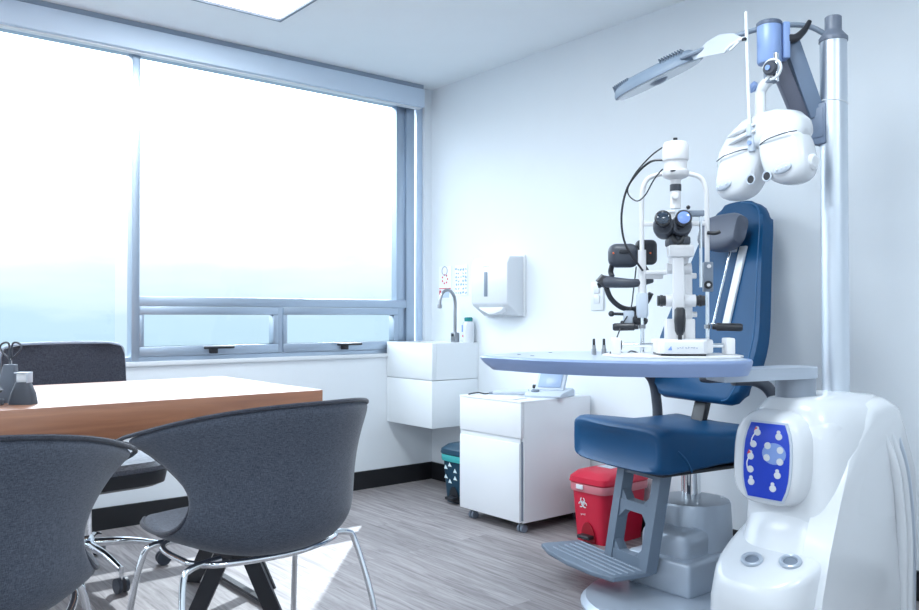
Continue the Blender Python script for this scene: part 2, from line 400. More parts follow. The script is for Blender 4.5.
# ceiling panel lamps
for i, (px_, py_) in enumerate(PANELS):
    if i == 0:
        cl = thing('ceiling_light', 'square flat white ceiling light panel near the window', 'ceiling light', (px_, py_, 2.388))
        f = MB()
        for a, b in (((-.3, -.3), (.3, -.285)), ((-.3, .285), (.3, .3)), ((-.3, -.285), (-.285, .285)), ((.285, -.285), (.3, .285))):
            f.b2((a[0], a[1], -0.006), (b[0], b[1], 0.0115), 0.001)
        f.build('frame', MIDG, cl, smooth=False)
        MB().b2((-.285, -.285, 0.004), (.285, .285, 0.010)).build('diffuser', LAMPW, cl, smooth=False)
        proto = cl; kids = [c for c in ALL() if c.parent == cl]
    else:
        c = proto.copy(); COL.objects.link(c); c.location = (px_, py_, 2.388)
        for k in kids:
            d = k.copy(); COL.objects.link(d); d.parent = c
        names = {1: 'square white ceiling light panel above the space in front of the exam chair', 2: 'square white ceiling light panel by the far left end of the window',
                 3: 'square white ceiling light panel above the visitor chairs', 4: 'square white ceiling light panel by the right wall', 5: 'square white ceiling light panel in the corner behind the viewer'}
        c['label'] = names[i]
    # all six hang in one grid

# ------------------------------------------------------------------ wall items at the sink
sk = thing('sink_cabinet', 'white wall hung box washbasin cabinet in the corner under the tap', 'sink', (0.22, -0.167, 0.378))
MB().b2((0.002, -0.335, 0.378), (0.443, -0.002, 0.640), 0.002).build('lower_panel', SINKM, sk, world=True)
b_ = MB()   # upper basin block, with a recessed bowl
zt, zb = 0.847, 0.643
b_.b2((0.01, -0.32, zb + .001), (0.43, -0.01, 0.70), 0.001)
b_.b2((0.002, -0.335, zb), (0.443, -0.305, zt), 0.002).b2((0.002, -0.13, 0.70), (0.3948, -0.002, zt), 0.0)
b_.b2((0.002, -0.305, 0.70), (0.05, -0.13, zt), 0.002).b2((0.395, -0.3048, zb), (0.443, -0.002, zt), 0.0)
b_.build('basin', SINKM, sk, world=True)
fc = thing('faucet', 'brushed steel gooseneck sensor tap on the white sink cabinet', 'tap', (0.335, -0.085, 0.847))
MB().box((0, 0, 0.028), (0.04, 0.036, 0.056), 0.004).build('base', STEEL, fc)
MB().b2((-0.010, -0.0205, 0.034), (0.010, -0.018, 0.05)).build('sensor', BLACK, fc)
MB().tube([(0, 0, 0.055), (0, 0, 0.15), (0, 0, 0.235), (0, -0.014, 0.277), (0, -0.05, 0.302), (0, -0.09, 0.285), (0, -0.108, 0.25), (0, -0.112, 0.215)], 0.0095, 14).build('spout', STEEL, fc)
MB().cyl((0, -0.112, 0.217), (0, -0.113, 0.195), 0.0125, 0.0125).build('aerator', STEEL, fc)
bt = thing('soap_bottle', 'white soap bottle with a green cap beside the tap', 'bottle', (0.405, -0.042, 0.847))
MB().lathe((0, 0, 0), [(0.031, 0), (0.034, 0.004), (0.034, 0.105), (0.030, 0.118), (0.014, 0.124)]).build('body', WHITEG, bt)
MB().lathe((0, 0, 0.122), [(0.023, 0), (0.024, 0.006), (0.024, 0.018), (0.02, 0.022)]).build('cap', GREENC, bt)
MB().b2((-0.062, -0.006, 0.136), (-0.01, 0.006, 0.142), 0.002).cyl((0, 0, 0.14), (0, 0, 0.147), 0.016).build('pump_nozzle', WHITE, bt)
MB().b2((-0.014, -0.0352, 0.03), (-0.006, -0.0335, 0.043), 0.0005).build('dark_mark', PRINTR, bt)
MB().b2((-0.020, -0.0352, 0.06), (-0.010, -0.0325, 0.10), 0.0005).build('blue_print', PRINTB, bt)
pd = thing('paper_towel_dispenser', 'white glossy wall mounted paper towel dispenser with grey level slot', 'paper towel dispenser', (0.68, 0, 1.0))
MB().prism([(0, 1.0), (-0.035, 1.0), (-0.115, 1.055), (-0.126, 1.075), (-0.126, 1.285), (-0.105, 1.318), (0, 1.322)], 0.53, 0.828, lambda u, v, d: (d, u - 0.001, v), 0.008, 3).build('cover', WHITEG, pd, world=True)
MB().box((0.655, -0.128, 1.172), (0.026, 0.006, 0.135), 0.002).build('level_slot', MIDG, pd, world=True)
strokes_mb(4, 0.020, lambda u, v, d: (0.655 + u, -0.1275 - d, 1.268 + v)).build('lettering', PRINTG, pd, world=True)
MB().b2((0.515, -0.01, 0.995), (0.842, -0.0015, 1.328), 0.004).build('back_plate', WHITE, pd, world=True)
tw = tag(MB().prism([(-.105, 0), (.105, 0), (.075, -.022), (0.02, -.034), (-.02, -.038), (-.085, -.014)], -0.112, -0.05, lambda u, v, d: (0.68 + u, d, 1.045 + v + 0.0 * d), 0.004).build('paper_towel', PAPER), 'white folded paper towel hanging out below the wall dispenser', 'paper towel')
po = thing('wall_notice', 'white hand washing notice with red marks behind the tap', 'poster', (0.14, 0, 1.19))
MB().b2((0.078, -0.004, 1.10), (0.20, -0.001, 1.30), 0.0).build('sheet', PAPER, po, world=True, smooth=False)
g = MB()
for i in range(7):
    a = 2 * PI * i / 7; g.cyl((0.138 + 0.026 * math.cos(a), -0.0042, 1.222 + 0.026 * math.sin(a)), (0.138 + 0.026 * math.cos(a), -0.0055, 1.222 + 0.026 * math.sin(a)), 0.006, seg=8)
g.b2((0.082, -0.0055, 1.163), (0.196, -0.0041, 1.168)).b2((0.084, -0.0055, 1.125), (0.1, -0.0041, 1.155))
g.build('red_print', PRINTR, po, world=True)
MB().ring((0.135, -0.005, 1.272), 0.026, 0.0025, (0, 1, 0), seg=16, ts=4).build('ring_print', PRINTG, po, world=True)
g = MB(); g.b2((0.105, -0.0055, 1.11), (0.18, -0.0041, 1.152), 0)
g.build('pale_print', mat('print_pale', (0.5, 0.6, 0.75), 0.7), po, world=True)
po = thing('wall_notice', 'white notice covered in small blue drawings beside the towel dispenser', 'poster', (0.29, 0, 1.19))
MB().b2((0.235, -0.004, 1.12), (0.35, -0.001, 1.30)).build('sheet', PAPER, po, world=True, smooth=False)
g = MB()
for j in range(7):
    for i in range(5):
        x = 0.247 + i * 0.022 + random.uniform(-.003, .003); z = 1.138 + j * 0.023 + random.uniform(-.003, .003)
        if i == 2 and j % 2: continue
        g.box((x, -0.0048, z), (random.uniform(.007, .017), 0.0014, random.uniform(.005, .013)), rot=ry_(random.uniform(-.8, .8)))
g.build('blue_print', mat('print_soft_blue', (0.28, 0.42, 0.70), 0.7), po, world=True)
sw = thing('light_switch', 'white double wall switch plate left of the exam chair', 'light switch', (1.347, 0, 1.09))
MB().b2((1.307, -0.008, 1.025), (1.388, -0.001, 1.165), 0.003).build('plate', WHITE, sw, world=True)
for z in (1.06, 1.108): MB().b2((1.328, -0.012, z), (1.366, -0.0075, z + 0.038), 0.002).build('rocker', WHITEG, sw, world=True)
so = thing('wall_outlet', 'small white wall socket plate low on the wall right of the stand', 'wall socket', (2.96, 0, 0.44))
MB().b2((2.92, -0.008, 0.40), (3.0, -0.001, 0.49), 0.003).build('plate', WHITE, so, world=True)
for x in (2.945, 2.975): MB().b2((x - 0.002, -0.0095, 0.435), (x + 0.002, -0.0078, 0.455)).build('slot', LTG, so, world=True)

# ------------------------------------------------------------------ white mobile pedestal
PX0, PX1, PY0, PY1 = 0.870, 1.312, -0.488, -0.018
pc = thing('pedestal_cabinet', 'white mobile pedestal cabinet on castors with one drawer and one door', 'cabinet', (1.085, -0.26, 0))
MB().b2((PX0, PY0 + 0.02, 0.05), (PX1, PY1, 0.60), 0.001).build('body', LAM, pc, world=True)
MB().b2((PX0, PY0 - 0.001, 0.598), (PX1, PY1, 0.606), 0.001).build('top_panel', LAM, pc, world=True)
MB().b2((PX0 + 0.001, PY0, 0.438), (PX1 - 0.001, PY0 + 0.018, 0.597), 0.0015).build('drawer', LAM, pc, world=True)
dr = MB().b2((PX0 + 0.001, PY0, 0.052), (PX1 - 0.012, PY0 + 0.018, 0.413), 0.0015).build('door', LAM, pc, world=True)
MB().b2((PX0, PY0 + 0.006, 0.412), (PX1 - 0.012, PY0 + 0.016, 0.436), 0.001).build('grip_rail', WHITE, dr, world=True)
MB().b2((PX1 - 0.012, PY0 + 0.012, 0.06), (PX1 - 0.006, PY0 + 0.0195, 0.42)).build('gap_shadow_strip', MIDG, pc, world=True)
for x in (PX0 + 0.06, PX1 - 0.035):
    for y in (PY0 + 0.045, PY1 - 0.05):
        c = MB().b2((x - 0.014, y - 0.014, 0.046), (x + 0.014, y + 0.014, 0.051)).cyl((x, y, 0.03), (x, y, 0.05), 0.005)
        c.b2((x - 0.014, y - 0.014, 0.022), (x + 0.010, y + 0.010, 0.036), 0.004)
        cs = c.build('castor', STEEL, pc, world=True)
        w_ = MB()
        for dx in (-0.011, 0.011): w_.cyl((x + dx - 0.006, y - 0.006, 0.0192), (x + dx + 0.006, y - 0.006, 0.0192), 0.0185)
        w_.build('wheel', MIDG, cs, world=True)

# devices on pedestal
dv = thing('pachymeter', 'pale grey desktop meter with tilted blue screen on the white pedestal', 'medical device', (1.215, -0.20, 0.606), math.radians(22))
MB().prism([(-.095, 0.0), (.085, 0.0), (.09, .03), (.06, .04), (-.085, .022), (-.1, .01)], -0.095, 0.095, lambda u, v, d: (d, u, v), 0.006, 3).build('body', LTG, dv)
MB().box((0.0, 0.02, 0.075), (0.15, 0.022, 0.115), 0.006, 3, rot=rx_(math.radians(-32))).build('screen_housing', LTG, dv)
MB().box((0.0, 0.0065, 0.0805), (0.118, 0.002, 0.082), 0.001, rot=rx_(math.radians(-32))).build('screen', SCREENB, dv)
MB().lathe((-0.055, -0.055, 0.024), [(0.02, 0), (0.02, 0.008), (0.016, 0.012)]).build('dial', MIDG, dv)
MB().cyl((-0.09, 0.0, 0.045), (-0.075, 0.0, 0.045), 0.010).build('hinge_knob', BLACK, dv)
pb = thing('handheld_probe', 'pale grey handheld probe with black cable lying beside the meter', 'medical device', (1.06, -0.33, 0.606), math.radians(35))
MB().tube([(-0.08, 0, 0.013), (0.02, 0, 0.018), (0.1, 0, 0.019)], lambda t: 0.010 + 0.007 * t, 12).build('handle', LTG, pb)
MB().cyl((-0.1, 0, 0.010), (-0.08, 0, 0.012), 0.006, 0.008).build('tip', MIDG, pb)
MB().tube([(-0.1, 0, 0.009), (-0.125, 0.005, 0.006), (-0.15, -0.01, 0.012), (-0.18, 0.0, 0.008), (-0.2, -0.02, 0.004)], 0.0035, 8).build('cable', BLACK, pb)
tag(MB().box((0, 0, 0.0), (0.21, 0.10, 0.004), 0.001).build('paper_sheet', PAPER), 'white sheets of paper lying at the front of the white pedestal', 'paper')
ps = COL.objects['paper_sheet']; ps.location = (1.12, -0.42, 0.609); ps.rotation_euler = (0, 0, 0.1)

# ------------------------------------------------------------------ pedal bins
def biohazard(mb, c, r, fr):
    """three open rings, a centre ring"""
    def arc(cx, cy, R, w, a0, a1, n=14):
        for i in range(n):
            t0 = a0 + (a1 - a0) * i / n; t1 = a0 + (a1 - a0) * (i + 1) / n
            q = [(cx + rr * math.cos(t), cy + rr * math.sin(t)) for rr, t in ((R - w, t0), (R + w, t0), (R + w, t1), (R - w, t1))]
            mb.prism(q, 0, 0.0008, fr)
    for k in range(3):
        a = PI / 2 + k * 2 * PI / 3
        arc(c[0] + r * .52 * math.cos(a), c[1] + r * .52 * math.sin(a), r * .42, r * .09, a + 0.5, a + 2 * PI - 0.5)
        ca, sa = math.cos(a + PI / 3), math.sin(a + PI / 3)
    arc(c[0], c[1], r * .36, r * .055, 0, 2 * PI, 18)
def bin_(label, X, Y, body, liner, red):
    t = thing('pedal_bin', label, 'bin', (X, Y, 0), 0, None)
    w0, w1, d0, d1 = 0.088, 0.104, 0.135, 0.155
    MB().rings([sup(0, 0, w0, d0, 0.0, 7), sup(0, 0, w0 + .001, d0 + .001, 0.01, 7), sup(0, 0, w1 - .002, d1 - .002, 0.24, 7), sup(0, 0, w1, d1, 0.262, 7)]).build('body', body, t)
    MB().rings([sup(0, 0, w1 + .004, d1 + .004, 0.222, 7), sup(0, 0, w1 + .006, d1 + .007, 0.232, 7), sup(0, 0, w1 + .006, d1 + .006, 0.256, 7), sup(0, 0, w1 + .002, d1 + .003, 0.262, 7)]).build('liner', liner, t)
    MB().rings([sup(0, 0, w1 + .004, d1 + .005, 0.256, 7), sup(0, 0, w1 + .010, d1 + .012, 0.264, 7), sup(0, 0, w1 + .008, d1 + .010, 0.286, 6), sup(0, 0.005, w1 - .012, d1 - .012, 0.308, 5), sup(0, 0.01, w1 - .05, d1 - .05, 0.318, 4)]).build('lid', body, t)
    MB().box((0.0, 0.02, 0.3185), (0.08, 0.11, 0.003), 0.001).build('lid_notice', LTG if red else MIDG, t)
    # recess arch and pedal
    ar = [(0.042 * math.cos(a), 0.006 + 0.085 * math.sin(a)) for a in [PI * i / 12 for i in range(13)]]
    yv = -d0 - 0.0045
    MB().prism(ar, 0, 0.003, lambda u, v, d: (u, yv - d + 0.0012 - 0.07 * v, v)).build('pedal_recess', mat('bin_recess_red', (0.32, 0.004, 0.016), 0.5) if red else BLACK, t)
    MB().box((0, yv - 0.018, 0.030), (0.068, 0.045, 0.016), 0.005, 3).build('pedal', BLACK, t)
    if red: MB().box((-0.03, -d1 - 0.009, 0.244), (0.04, 0.006, 0.020), 0.003).build('liner_clip', WHITE, t)
    fr = lambda u, v, d: (u, -d0 - 0.003 - d - (v) * 0.083, v)
    g = MB()
    if red:
        biohazard(g, (-0.022, 0.172), 0.026, fr)
        g.build('biohazard_symbol', WHITE, t)
        strokes_mb(3, 0.018, lambda u, v, d: fr(u - 0.022, v + 0.122, d + 0.0006)).build('lettering', WHITE, t)
    else:
        for k in range(3):
            a = PI / 2 + k * 2 * PI / 3
            for s0 in (0, 1):
                a2 = a + s0 * 0.9
                g.prism([(-0.02 + 0.045 * math.cos(a2) + 0.018 * math.cos(b), 0.158 + 0.045 * math.sin(a2) + 0.015 * math.sin(b)) for b in (a, a + 2.1, a + 4.2)], 0, 0.0012, fr)
        g.build('recycling_marks', mat('pale_marks', (0.75, 0.90, 0.93), 0.5), t)
    return t
bin_('red pedal bin with white biohazard symbol behind the footrest', 1.590, -0.205, REDP, BAGR, True)
bin_('dark teal pedal bin with green liner between the sink and the white pedestal', 0.625, -0.185, TEALP, BAGG, False)

# ------------------------------------------------------------------ desk
dk = thing('desk', 'long desk with a thick cherry wood top on black crossed legs', 'desk', (1.21, -3.0, 0))
MB().b2((0.805, -4.3, 0.648), (1.620, -1.690, 0.750), 0.002).build('desktop', WOOD, dk, world=True)
for Y, in ((-1.94,), (-4.0,)):
    for X, s in ((1.50, 1), (1.13, -1)):
        Y = Y + (0.14 if X < 1.2 else 0)
        for sgn in (1, -1):
            # flat steel bars crossing at knee height
            p0 = Vector((X - 0.115 * sgn, Y - 0.10 * sgn, 0.0)); p1 = Vector((X + 0.115 * sgn, Y + 0.10 * sgn, 0.648))
            d = (p1 - p0); u = Vector((0.74, 0.67, 0)).normalized(); v = Vector((-u.y, u.x, 0))
            off = v * (0.008 * sgn)
            g = MB(); hw, ht = 0.03, 0.006
            g.rings([[p + off + u * a + v * b for a, b in ((-hw, -ht), (hw, -ht), (hw, ht), (-hw, ht))] for p in (p0, p1)])
            g.build('leg', BLACK, dk, world=True, smooth=False)
    MB().b2((0.93, Y - 0.0125, 0.012), (1.50, Y + 0.0125, 0.022)).build('foot_bar', BLACK, dk, world=True, smooth=False)
    MB().b2((0.86, Y - 0.12, 0.636), (1.58, Y + 0.12, 0.648)).build('mounting_plate', BLACK, dk, world=True, smooth=False)

# desk items
tdx = thing('tape_dispenser', 'dark grey tapered tape dispenser with a white roll on the desk', 'tape dispenser', (1.485, -2.565, 0.75), math.radians(50))
MB().rings([sup(0, 0, .034, .022, 0.0, 6), sup(0, 0, .034, .022, .004, 6), sup(0, 0, .031, .020, .03, 4), sup(0, 0, .021, .016, .055, 4), sup(0, 0, .018, .014, .062, 4)]).build('body', DARKG, tdx)
MB().box((0, 0, 0.074), (0.030, 0.022, 0.026), 0.004).build('white_block', WHITEG, tdx)
MB().b2((-0.019, -0.015, 0.086), (0.019, 0.015, 0.0895), 0.001).b2((0.016, -0.015, 0.06), (0.019, 0.015, 0.088), 0.001).build('clip', LTG, tdx)
sh = thing('scissors_stand', 'dark grey tall narrow stand holding upright scissors on the desk', 'desk stand', (1.405, -2.585, 0.75), math.radians(50))
MB().rings([sup(0, 0, .028, .022, 0.0, 5), sup(-0.004, 0, .026, .018, .04, 5), sup(0.002, 0, .018, .013, .10, 5), sup(0.003, 0, .016, .012, .108, 5)]).build('body', mat('stand_grey', (0.11, 0.13, 0.165), .45), sh)
sc = thing('scissors', 'dark handled scissors standing upright with both loops up on the desk', 'scissors', (1.405, -2.585, 0.80), math.radians(50))
for s in (-1, 1):
    MB().tube([(0.003, 0.0 + 0.001 * s, 0.06), (0.003 + s * 0.004, 0.001 * s, 0.075), (0.003 + s * 0.022, 0.001 * s, 0.092), (0.003 + s * 0.03, 0.001 * s, 0.108), (0.003 + s * 0.022, 0.001 * s, 0.119), (0.003 + s * 0.008, 0.001 * s, 0.12), (0.003 + s * 0.003, 0.001 * s, 0.108), (0.003 + s * 0.003, 0.001 * s, 0.07)], 0.0028, 8).build('handle', DARKG, sc)
MB().b2((-0.001, -0.0015, 0.0), (0.007, 0.0015, 0.075)).build('blade', STEEL, sc)
st = thing('hole_punch', 'black and chrome hole punch at the left end of the desk', 'hole punch', (1.475, -2.655, 0.75), math.radians(50))
MB().box((-0.01, 0, 0.009), (0.09, 0.06, 0.018), 0.004).build('base', DARKG, st)
MB().box((-0.01, 0, 0.026), (0.06, 0.035, 0.022), 0.003).build('mechanism', CHROME, st)
MB().prism([(-.055, .035), (.028, .035), (.036, .042), (.024, .056), (-.055, .064)], -0.026, 0.026, lambda u, v, d: (u, d, v), 0.004).build('lever', DARKG, st)

# ------------------------------------------------------------------ visitor chairs
def make_visitor_chair(label, loc, rz):
    t = thing('visitor_chair', label, 'chair', loc, rz, 'grey bucket visitor chairs at the desk')
    # rows: (yc, zc, halfwidth, ye, ze, kind)  forward is +y
    rows = [(.290, .420, .165, .235, .427, 0), (.262, .440, .198, .210, .448, 0), (.15, .430, .243, .13, .452, 0), (.0, .412, .264, .02, .456, 0), (-.11, .400, .265, -.05, .466, .3),
            (-.20, .404, .255, -.095, .488, .65), (-.256, .446, .238, -.112, .525, .9), (-.272, .535, .236, -.105, .570, 1), (-.288, .630, .262, -.060, .622, 1), (-.310, .715, .305, .000, .672, 1), (-.335, .785, .345, .045, .690, 1)]
    N = 12; grid = []
    for yc, zc, hw, ye, ze, k in rows:
        r = []
        for i in range(N + 1):
            u = -1 + 2 * i / N; a = abs(u)
            xs = u * hw
            xr = math.copysign(0.55 * math.sin(a * PI / 2) + 0.45 * a, u) * hw
            x = xs * (1 - k) + xr * k
            fy = (a ** 2.2) * (1 - k) + (a ** 1.9) * k
            y = yc + (ye - yc) * fy
            z = zc + (ze - zc) * (a ** 2.4)
            r.append(Vector((x, y, z)))
        grid.append(r)
    def surf(gr, name, m_, th, lab=None):
        mb = MB(); V = [[mb.bm.verts.new(p) for p in r] for r in gr]
        for a, b in zip(V, V[1:]):
            for i in range(len(a) - 1): mb.bm.faces.new((a[i], a[i + 1], b[i + 1], b[i]))
        return mb.build(name, m_, t, solid=th, sub=2, label=lab)
    shell = surf(grid, 'shell', FAB, 0.026)
    # piping along the edge
    edge = [r[0] for r in grid] + grid[-1][1:] + [r[-1] for r in reversed(grid[:-1])]
    edge = [r[0] for r in grid[1:]] + grid[-1][1:-1] + [r[-1] for r in reversed(grid[1:])]
    MB().tube(edge, 0.0055, 8, smooth=3).build('piping', FAB2, shell)
    # chrome under-ring and legs
    z0 = 0.385
    lg = {}
    MB().tube([(-.215, -.06, z0), (-.17, -.14, z0 + .004), (0, -.20, z0 + .010), (.17, -.14, z0 + .004), (.215, -.06, z0), (.2, .1, z0 + .012), (0, .17, z0 + .016), (-.2, .1, z0 + .012), (-.215, -.06, z0)], 0.008, 10).build('under_ring', CHROME, t)
    MB().b2((-.12, -.11, .378), (.12, .11, .400), 0.006).build('mounting_plate', BLACK, t)
    for sx_ in (-1, 1):
        MB().tube([(sx_ * .15, -.10, z0 + .006), (sx_ * .235, -.115, z0 + .003), (sx_ * .262, -.125, z0 - .03), (sx_ * .285, -.17, 0.2), (sx_ * .30, -.205, 0.008)], 0.0085, 10).build('leg', CHROME, t)
        MB().tube([(sx_ * .12, .10, z0 + .012), (sx_ * .21, .13, z0 + .008), (sx_ * .24, .14, z0 - .03), (sx_ * .26, .17, 0.2), (sx_ * .275, .20, 0.008)], 0.0085, 10).build('leg', CHROME, t)
    for sx_ in (-1, 1):
        MB().cyl((sx_ * .30, -.205, 0), (sx_ * .30, -.205, .012), .012).cyl((sx_ * .275, .20, 0), (sx_ * .275, .20, .012), .012).build('glide', BLACK, t)
    return t
vc = make_visitor_chair('charcoal fabric bucket chair on chrome legs, the whole one nearer the exam chair', (1.95, -2.10, 0), math.radians(90 + 7))
MB().box((0.14, 0.06, 0.482), (0.02, 0.012, 0.003), 0.001).build('red_tag', PRINTR, vc)
vd = make_visitor_chair('charcoal fabric bucket chair cut off by the left edge of the picture', (2.09, -2.81, 0), math.radians(90 - 15))

# ------------------------------------------------------------------ swivel chair behind desk
ch = thing('office_chair', 'dark fabric swivel chair with chrome star base between desk and window', 'chair', (0.68, -2.19, 0), math.radians(-90 + 6))
# forward +y local
for k in range(5):
    a = math.radians(22 + 72 * k); c_, s_ = math.cos(a), math.sin(a)
    lg = MB().tube([(0.03 * c_, 0.03 * s_, 0.125), (0.16 * c_, 0.16 * s_, 0.115), (0.285 * c_, 0.285 * s_, 0.085)], lambda t: 0.018 - 0.007 * t, 12).build('leg', CHROME, ch)
    x, y = 0.29 * c_, 0.29 * s_
    MB().cyl((x, y, 0.05), (x, y, 0.095), 0.008).build('stem', CHROME, lg)
    g = MB()
    for o_ in (-0.014, 0.014):
        g.cyl((x - s_ * (o_ - .006), y + c_ * (o_ - .006), 0.028), (x - s_ * (o_ + .006), y + c_ * (o_ + .006), 0.028), 0.0275)
    g.build('castor', DARKG, lg)
MB().lathe((0, 0, 0.09), [(0.035, 0), (0.038, 0.01), (0.034, 0.06), (0.026, 0.07), (0.026, 0.20), (0.016, 0.205), (0.016, 0.25)]).build('gas_lift', CHROME, ch)
MB().b2((-.10, -.11, .335), (.10, .11, .362), 0.01).build('mechanism', BLACK, ch)
MB().tube([(0.05, 0.02, 0.345), (0.16, 0.04, 0.335), (0.20, 0.05, 0.33)], 0.006, 8).tube([(0.20, 0.05, 0.33), (0.28, 0.06, 0.33)], lambda t: 0.012, 10).build('lever', BLACK, ch)
MB().rings([sup(0, 0, .22, .22, .350, 5), sup(0, 0, .245, .245, .362, 5), sup(0, 0, .252, .252, .40, 5), sup(0, 0, .25, .25, .412, 5)]).build('seat_pan', BLACK, ch)
MB().rings([sup(0, 0, .246, .246, .408, 5), sup(0, 0, .25, .25, .43, 5), sup(0, 0, .235, .235, .447, 5), sup(0, 0, .12, .12, .452, 4)]).build('seat', fabric_mat('grey_seat_weave', (0.10, 0.115, 0.14), (0.26, 0.28, 0.33), 500), ch)
rows = [(-.20, .47, .20), (-.215, .60, .225), (-.225, .72, .24), (-.235, .84, .235), (-.24, .872, .222), (-.241, .884, .17)]
rr = []
for y, z, hw in rows:
    rr.append([(u * hw, y + 0.035 * abs(u) ** 2, z) for u in [-1 + 2 * i / 10 for i in range(11)]] + [(u * hw, y - 0.035 + 0.035 * abs(u) ** 2, z) for u in [1 - 2 * i / 10 for i in range(11)]])
MB().rings(rr).build('backrest', FAB2, ch)
MB().tube([(-.205, -.185, .50), (-.238, -.212, .72), (-.238, -.218, .83), (-.218, -.222, .876), (-.12, -.246, .887), (.12, -.246, .887), (.218, -.222, .876), (.238, -.218, .83), (.238, -.212, .72), (.205, -.185, .50)], 0.0075, 8).build('back_trim', FABL, ch)
MB().tube([(0, -.10, .35), (0, -.24, .36), (0, -.27, .42), (0, -.255, .55)], 0.018, 10).build('back_bracket', BLACK, ch)

# ------------------------------------------------------------------ exam chair
ec = thing('exam_chair', 'blue upholstered ophthalmic exam chair with silver base and headrest', 'chair', (2.17, -0.46, 0), math.radians(-13))
# base (world)
MB().rings([sup(2.33, -0.67, .34, .36, 0.0, 2.2, 48), sup(2.33, -0.67, .342, .362, 0.012, 2.2, 48), sup(2.33, -0.67, .325, .345, 0.030, 2.2, 48), sup(2.33, -0.67, .27, .29, 0.036, 2.2, 48)]).build('base_plate', SILVERP, ec, world=True)
MB().box((2.235, -0.56, 0.092), (0.27, 0.30, 0.125), 0.018, 4).build('base_housing', SILVERP, ec, world=True)
MB().box((2.235, -0.60, 0.185), (0.20, 0.17, 0.12), 0.035, 5).build('motor_cover', SILVERP, ec, world=True)
MB().lathe((2.215, -0.47, 0.03), [(0.145, 0), (0.145, 0.10), (0.141, 0.20), (0.137, 0.275), (0.132, 0.288), (0.10, 0.292)], seg=48).build('pillar', SILVERP, ec, world=True)
g = MB()
for k in range(4):
    a = PI / 4 + PI / 2 * k; g.cyl((2.215 + .105 * math.cos(a), -0.47 + .105 * math.sin(a), 0.318), (2.215 + .105 * math.cos(a), -0.47 + .105 * math.sin(a), 0.326), 0.006, seg=8)
g.build('bolt', CHROME, ec, world=True)
MB().cyl((2.215, -0.47, 0.30), (2.215, -0.47, 0.47), 0.030, seg=28).cyl((2.165, -0.44, 0.30), (2.165, -0.44, 0.47), 0.016).build('piston', CHROME, ec, world=True)
MB().b2((-.15, -.2, .455), (.17, .16, .49), 0.01).build('seat_frame', BLACK, ec)
# seat cushion as loft from front to rear (y) of x-z sections
def section(y, hx, z0, z1, n=5, k=28, droop=0, side=0.0):
    cz = (z0 + z1) / 2; hz = (z1 - z0) / 2; out = []
    for i in range(k):
        t = 2 * PI * i / k; c, s_ = math.cos(t), math.sin(t)
        x = hx * math.copysign(abs(c) ** (2 / n), c); z = cz + hz * math.copysign(abs(s_) ** (2 / n), s_)
        if s_ > 0: z += side * (abs(x / hx) ** 3)
        out.append((x, y + droop * (x / hx) ** 2, z))
    return out
MB().rings([section(-.335, .225, .480, .585, 5, droop=.02), section(-.347, .245, .466, .603, 6, droop=.022), section(-.343, .258, .461, .612, 7, droop=.025), section(-.325, .268, .458, .618, 8, droop=.03), section(-.30, .270, .457, .620, 8, droop=.03), section(-.20, .272, .462, .610, 7, droop=.02),
            section(-.05, .272, .474, .590, 6, side=.006), section(.10, .270, .480, .586, 6, side=.015), section(.17, .262, .484, .590, 5, side=.02), section(.20, .24, .495, .58, 4), section(.21, .2, .51, .57, 3)]).build('seat', BLUEV, ec, ang=60)
g = MB().tube([(.268, -.20, .470), (.273, -.23, .515), (.270, -.262, .545)], 0.003, 6).build('seat_seam', mat('seam_blue', (0.01, 0.10, 0.24), .5), ec)
MB().rings([section(-.30, .245, .452, .468, 6), section(.16, .24, .460, .476, 6)]).build('seat_underside', BLACK, ec)
# backrest : outline in (x, s) tilted
tilt = math.radians(17); by, bz = 0.135, 0.66
def bk(x, s, d): return (x - .075 + s * .02, by + s * math.sin(tilt) + d * math.cos(tilt), bz + s * math.cos(tilt) - d * math.sin(tilt))
half = [(0.0, .17), (.01, .20), (.05, .222), (.10, .245), (.15, .255), (.20, .258), (.25, .256), (.30, .248), (.36, .234), (.42, .219), (.48, .204), (.54, .190), (.59, .178), (.64, .167), (.68, .158), (.715, .149), (.745, .140), (.77, .128), (.79, .112), (.803, .092), (.811, .07), (.816, .045), (.818, .015)]
poly = [(x, s) for s, x in half] + [(-x, s) for s, x in reversed(half)]
MB().prism([(x * 1.05 + .012, s) for x, s in poly], -.045, .012, bk, 0.024, 5).build('backrest', BLUEV, ec, ang=60)
MB().tube([bk(x * 0.95 + .012, s * 0.98 + .008, -.0445) for x, s in poly[:23]], 0.003, 6).build('back_seam', MATS['seam_blue'], ec)
MB().box(bk(0, -.03, .03), (.07, .03, .28), 0.01, rot=rx_(-tilt)).tube([bk(0, -.10, .03), (0, .15, .50), (0, .1, .475)], .02, 8, smooth=4).build('back_bracket', BLACK, ec)
# headrest
hr = MB()
secs = []
for i in range(9):
    u = -1 + 2 * i / 8; hs = .074 * (1 - 0.30 * abs(u) ** 3); hd = .042 * (1 - .25 * abs(u) ** 2)
    cs, cd = .655, -.115 - .018 * u * u
    secs.append([bk(.062 + u * .096, cs + hs * math.copysign(abs(math.sin(2 * PI * k / 20)) ** .6, math.sin(2 * PI * k / 20)), cd + hd * math.copysign(abs(math.cos(2 * PI * k / 20)) ** .6, math.cos(2 * PI * k / 20))) for k in range(20)])
hr.rings(secs).build('headrest', mat('headrest_grey', (0.085, 0.10, 0.14), 0.45), ec, ang=60)
MB().tube([bk(.06, .67, -.055), bk(.06, .60, -.055)], .014, 12, smooth=0).build('headrest_slide', LTG, ec)
MB().tube([bk(.062, .62, -.070), bk(.060, .30, -.066)], .005, 10, smooth=0).ball(bk(.060, .30, -.066), .009, (1.6, 1, .6)).build('headrest_rod', CHROME, ec)
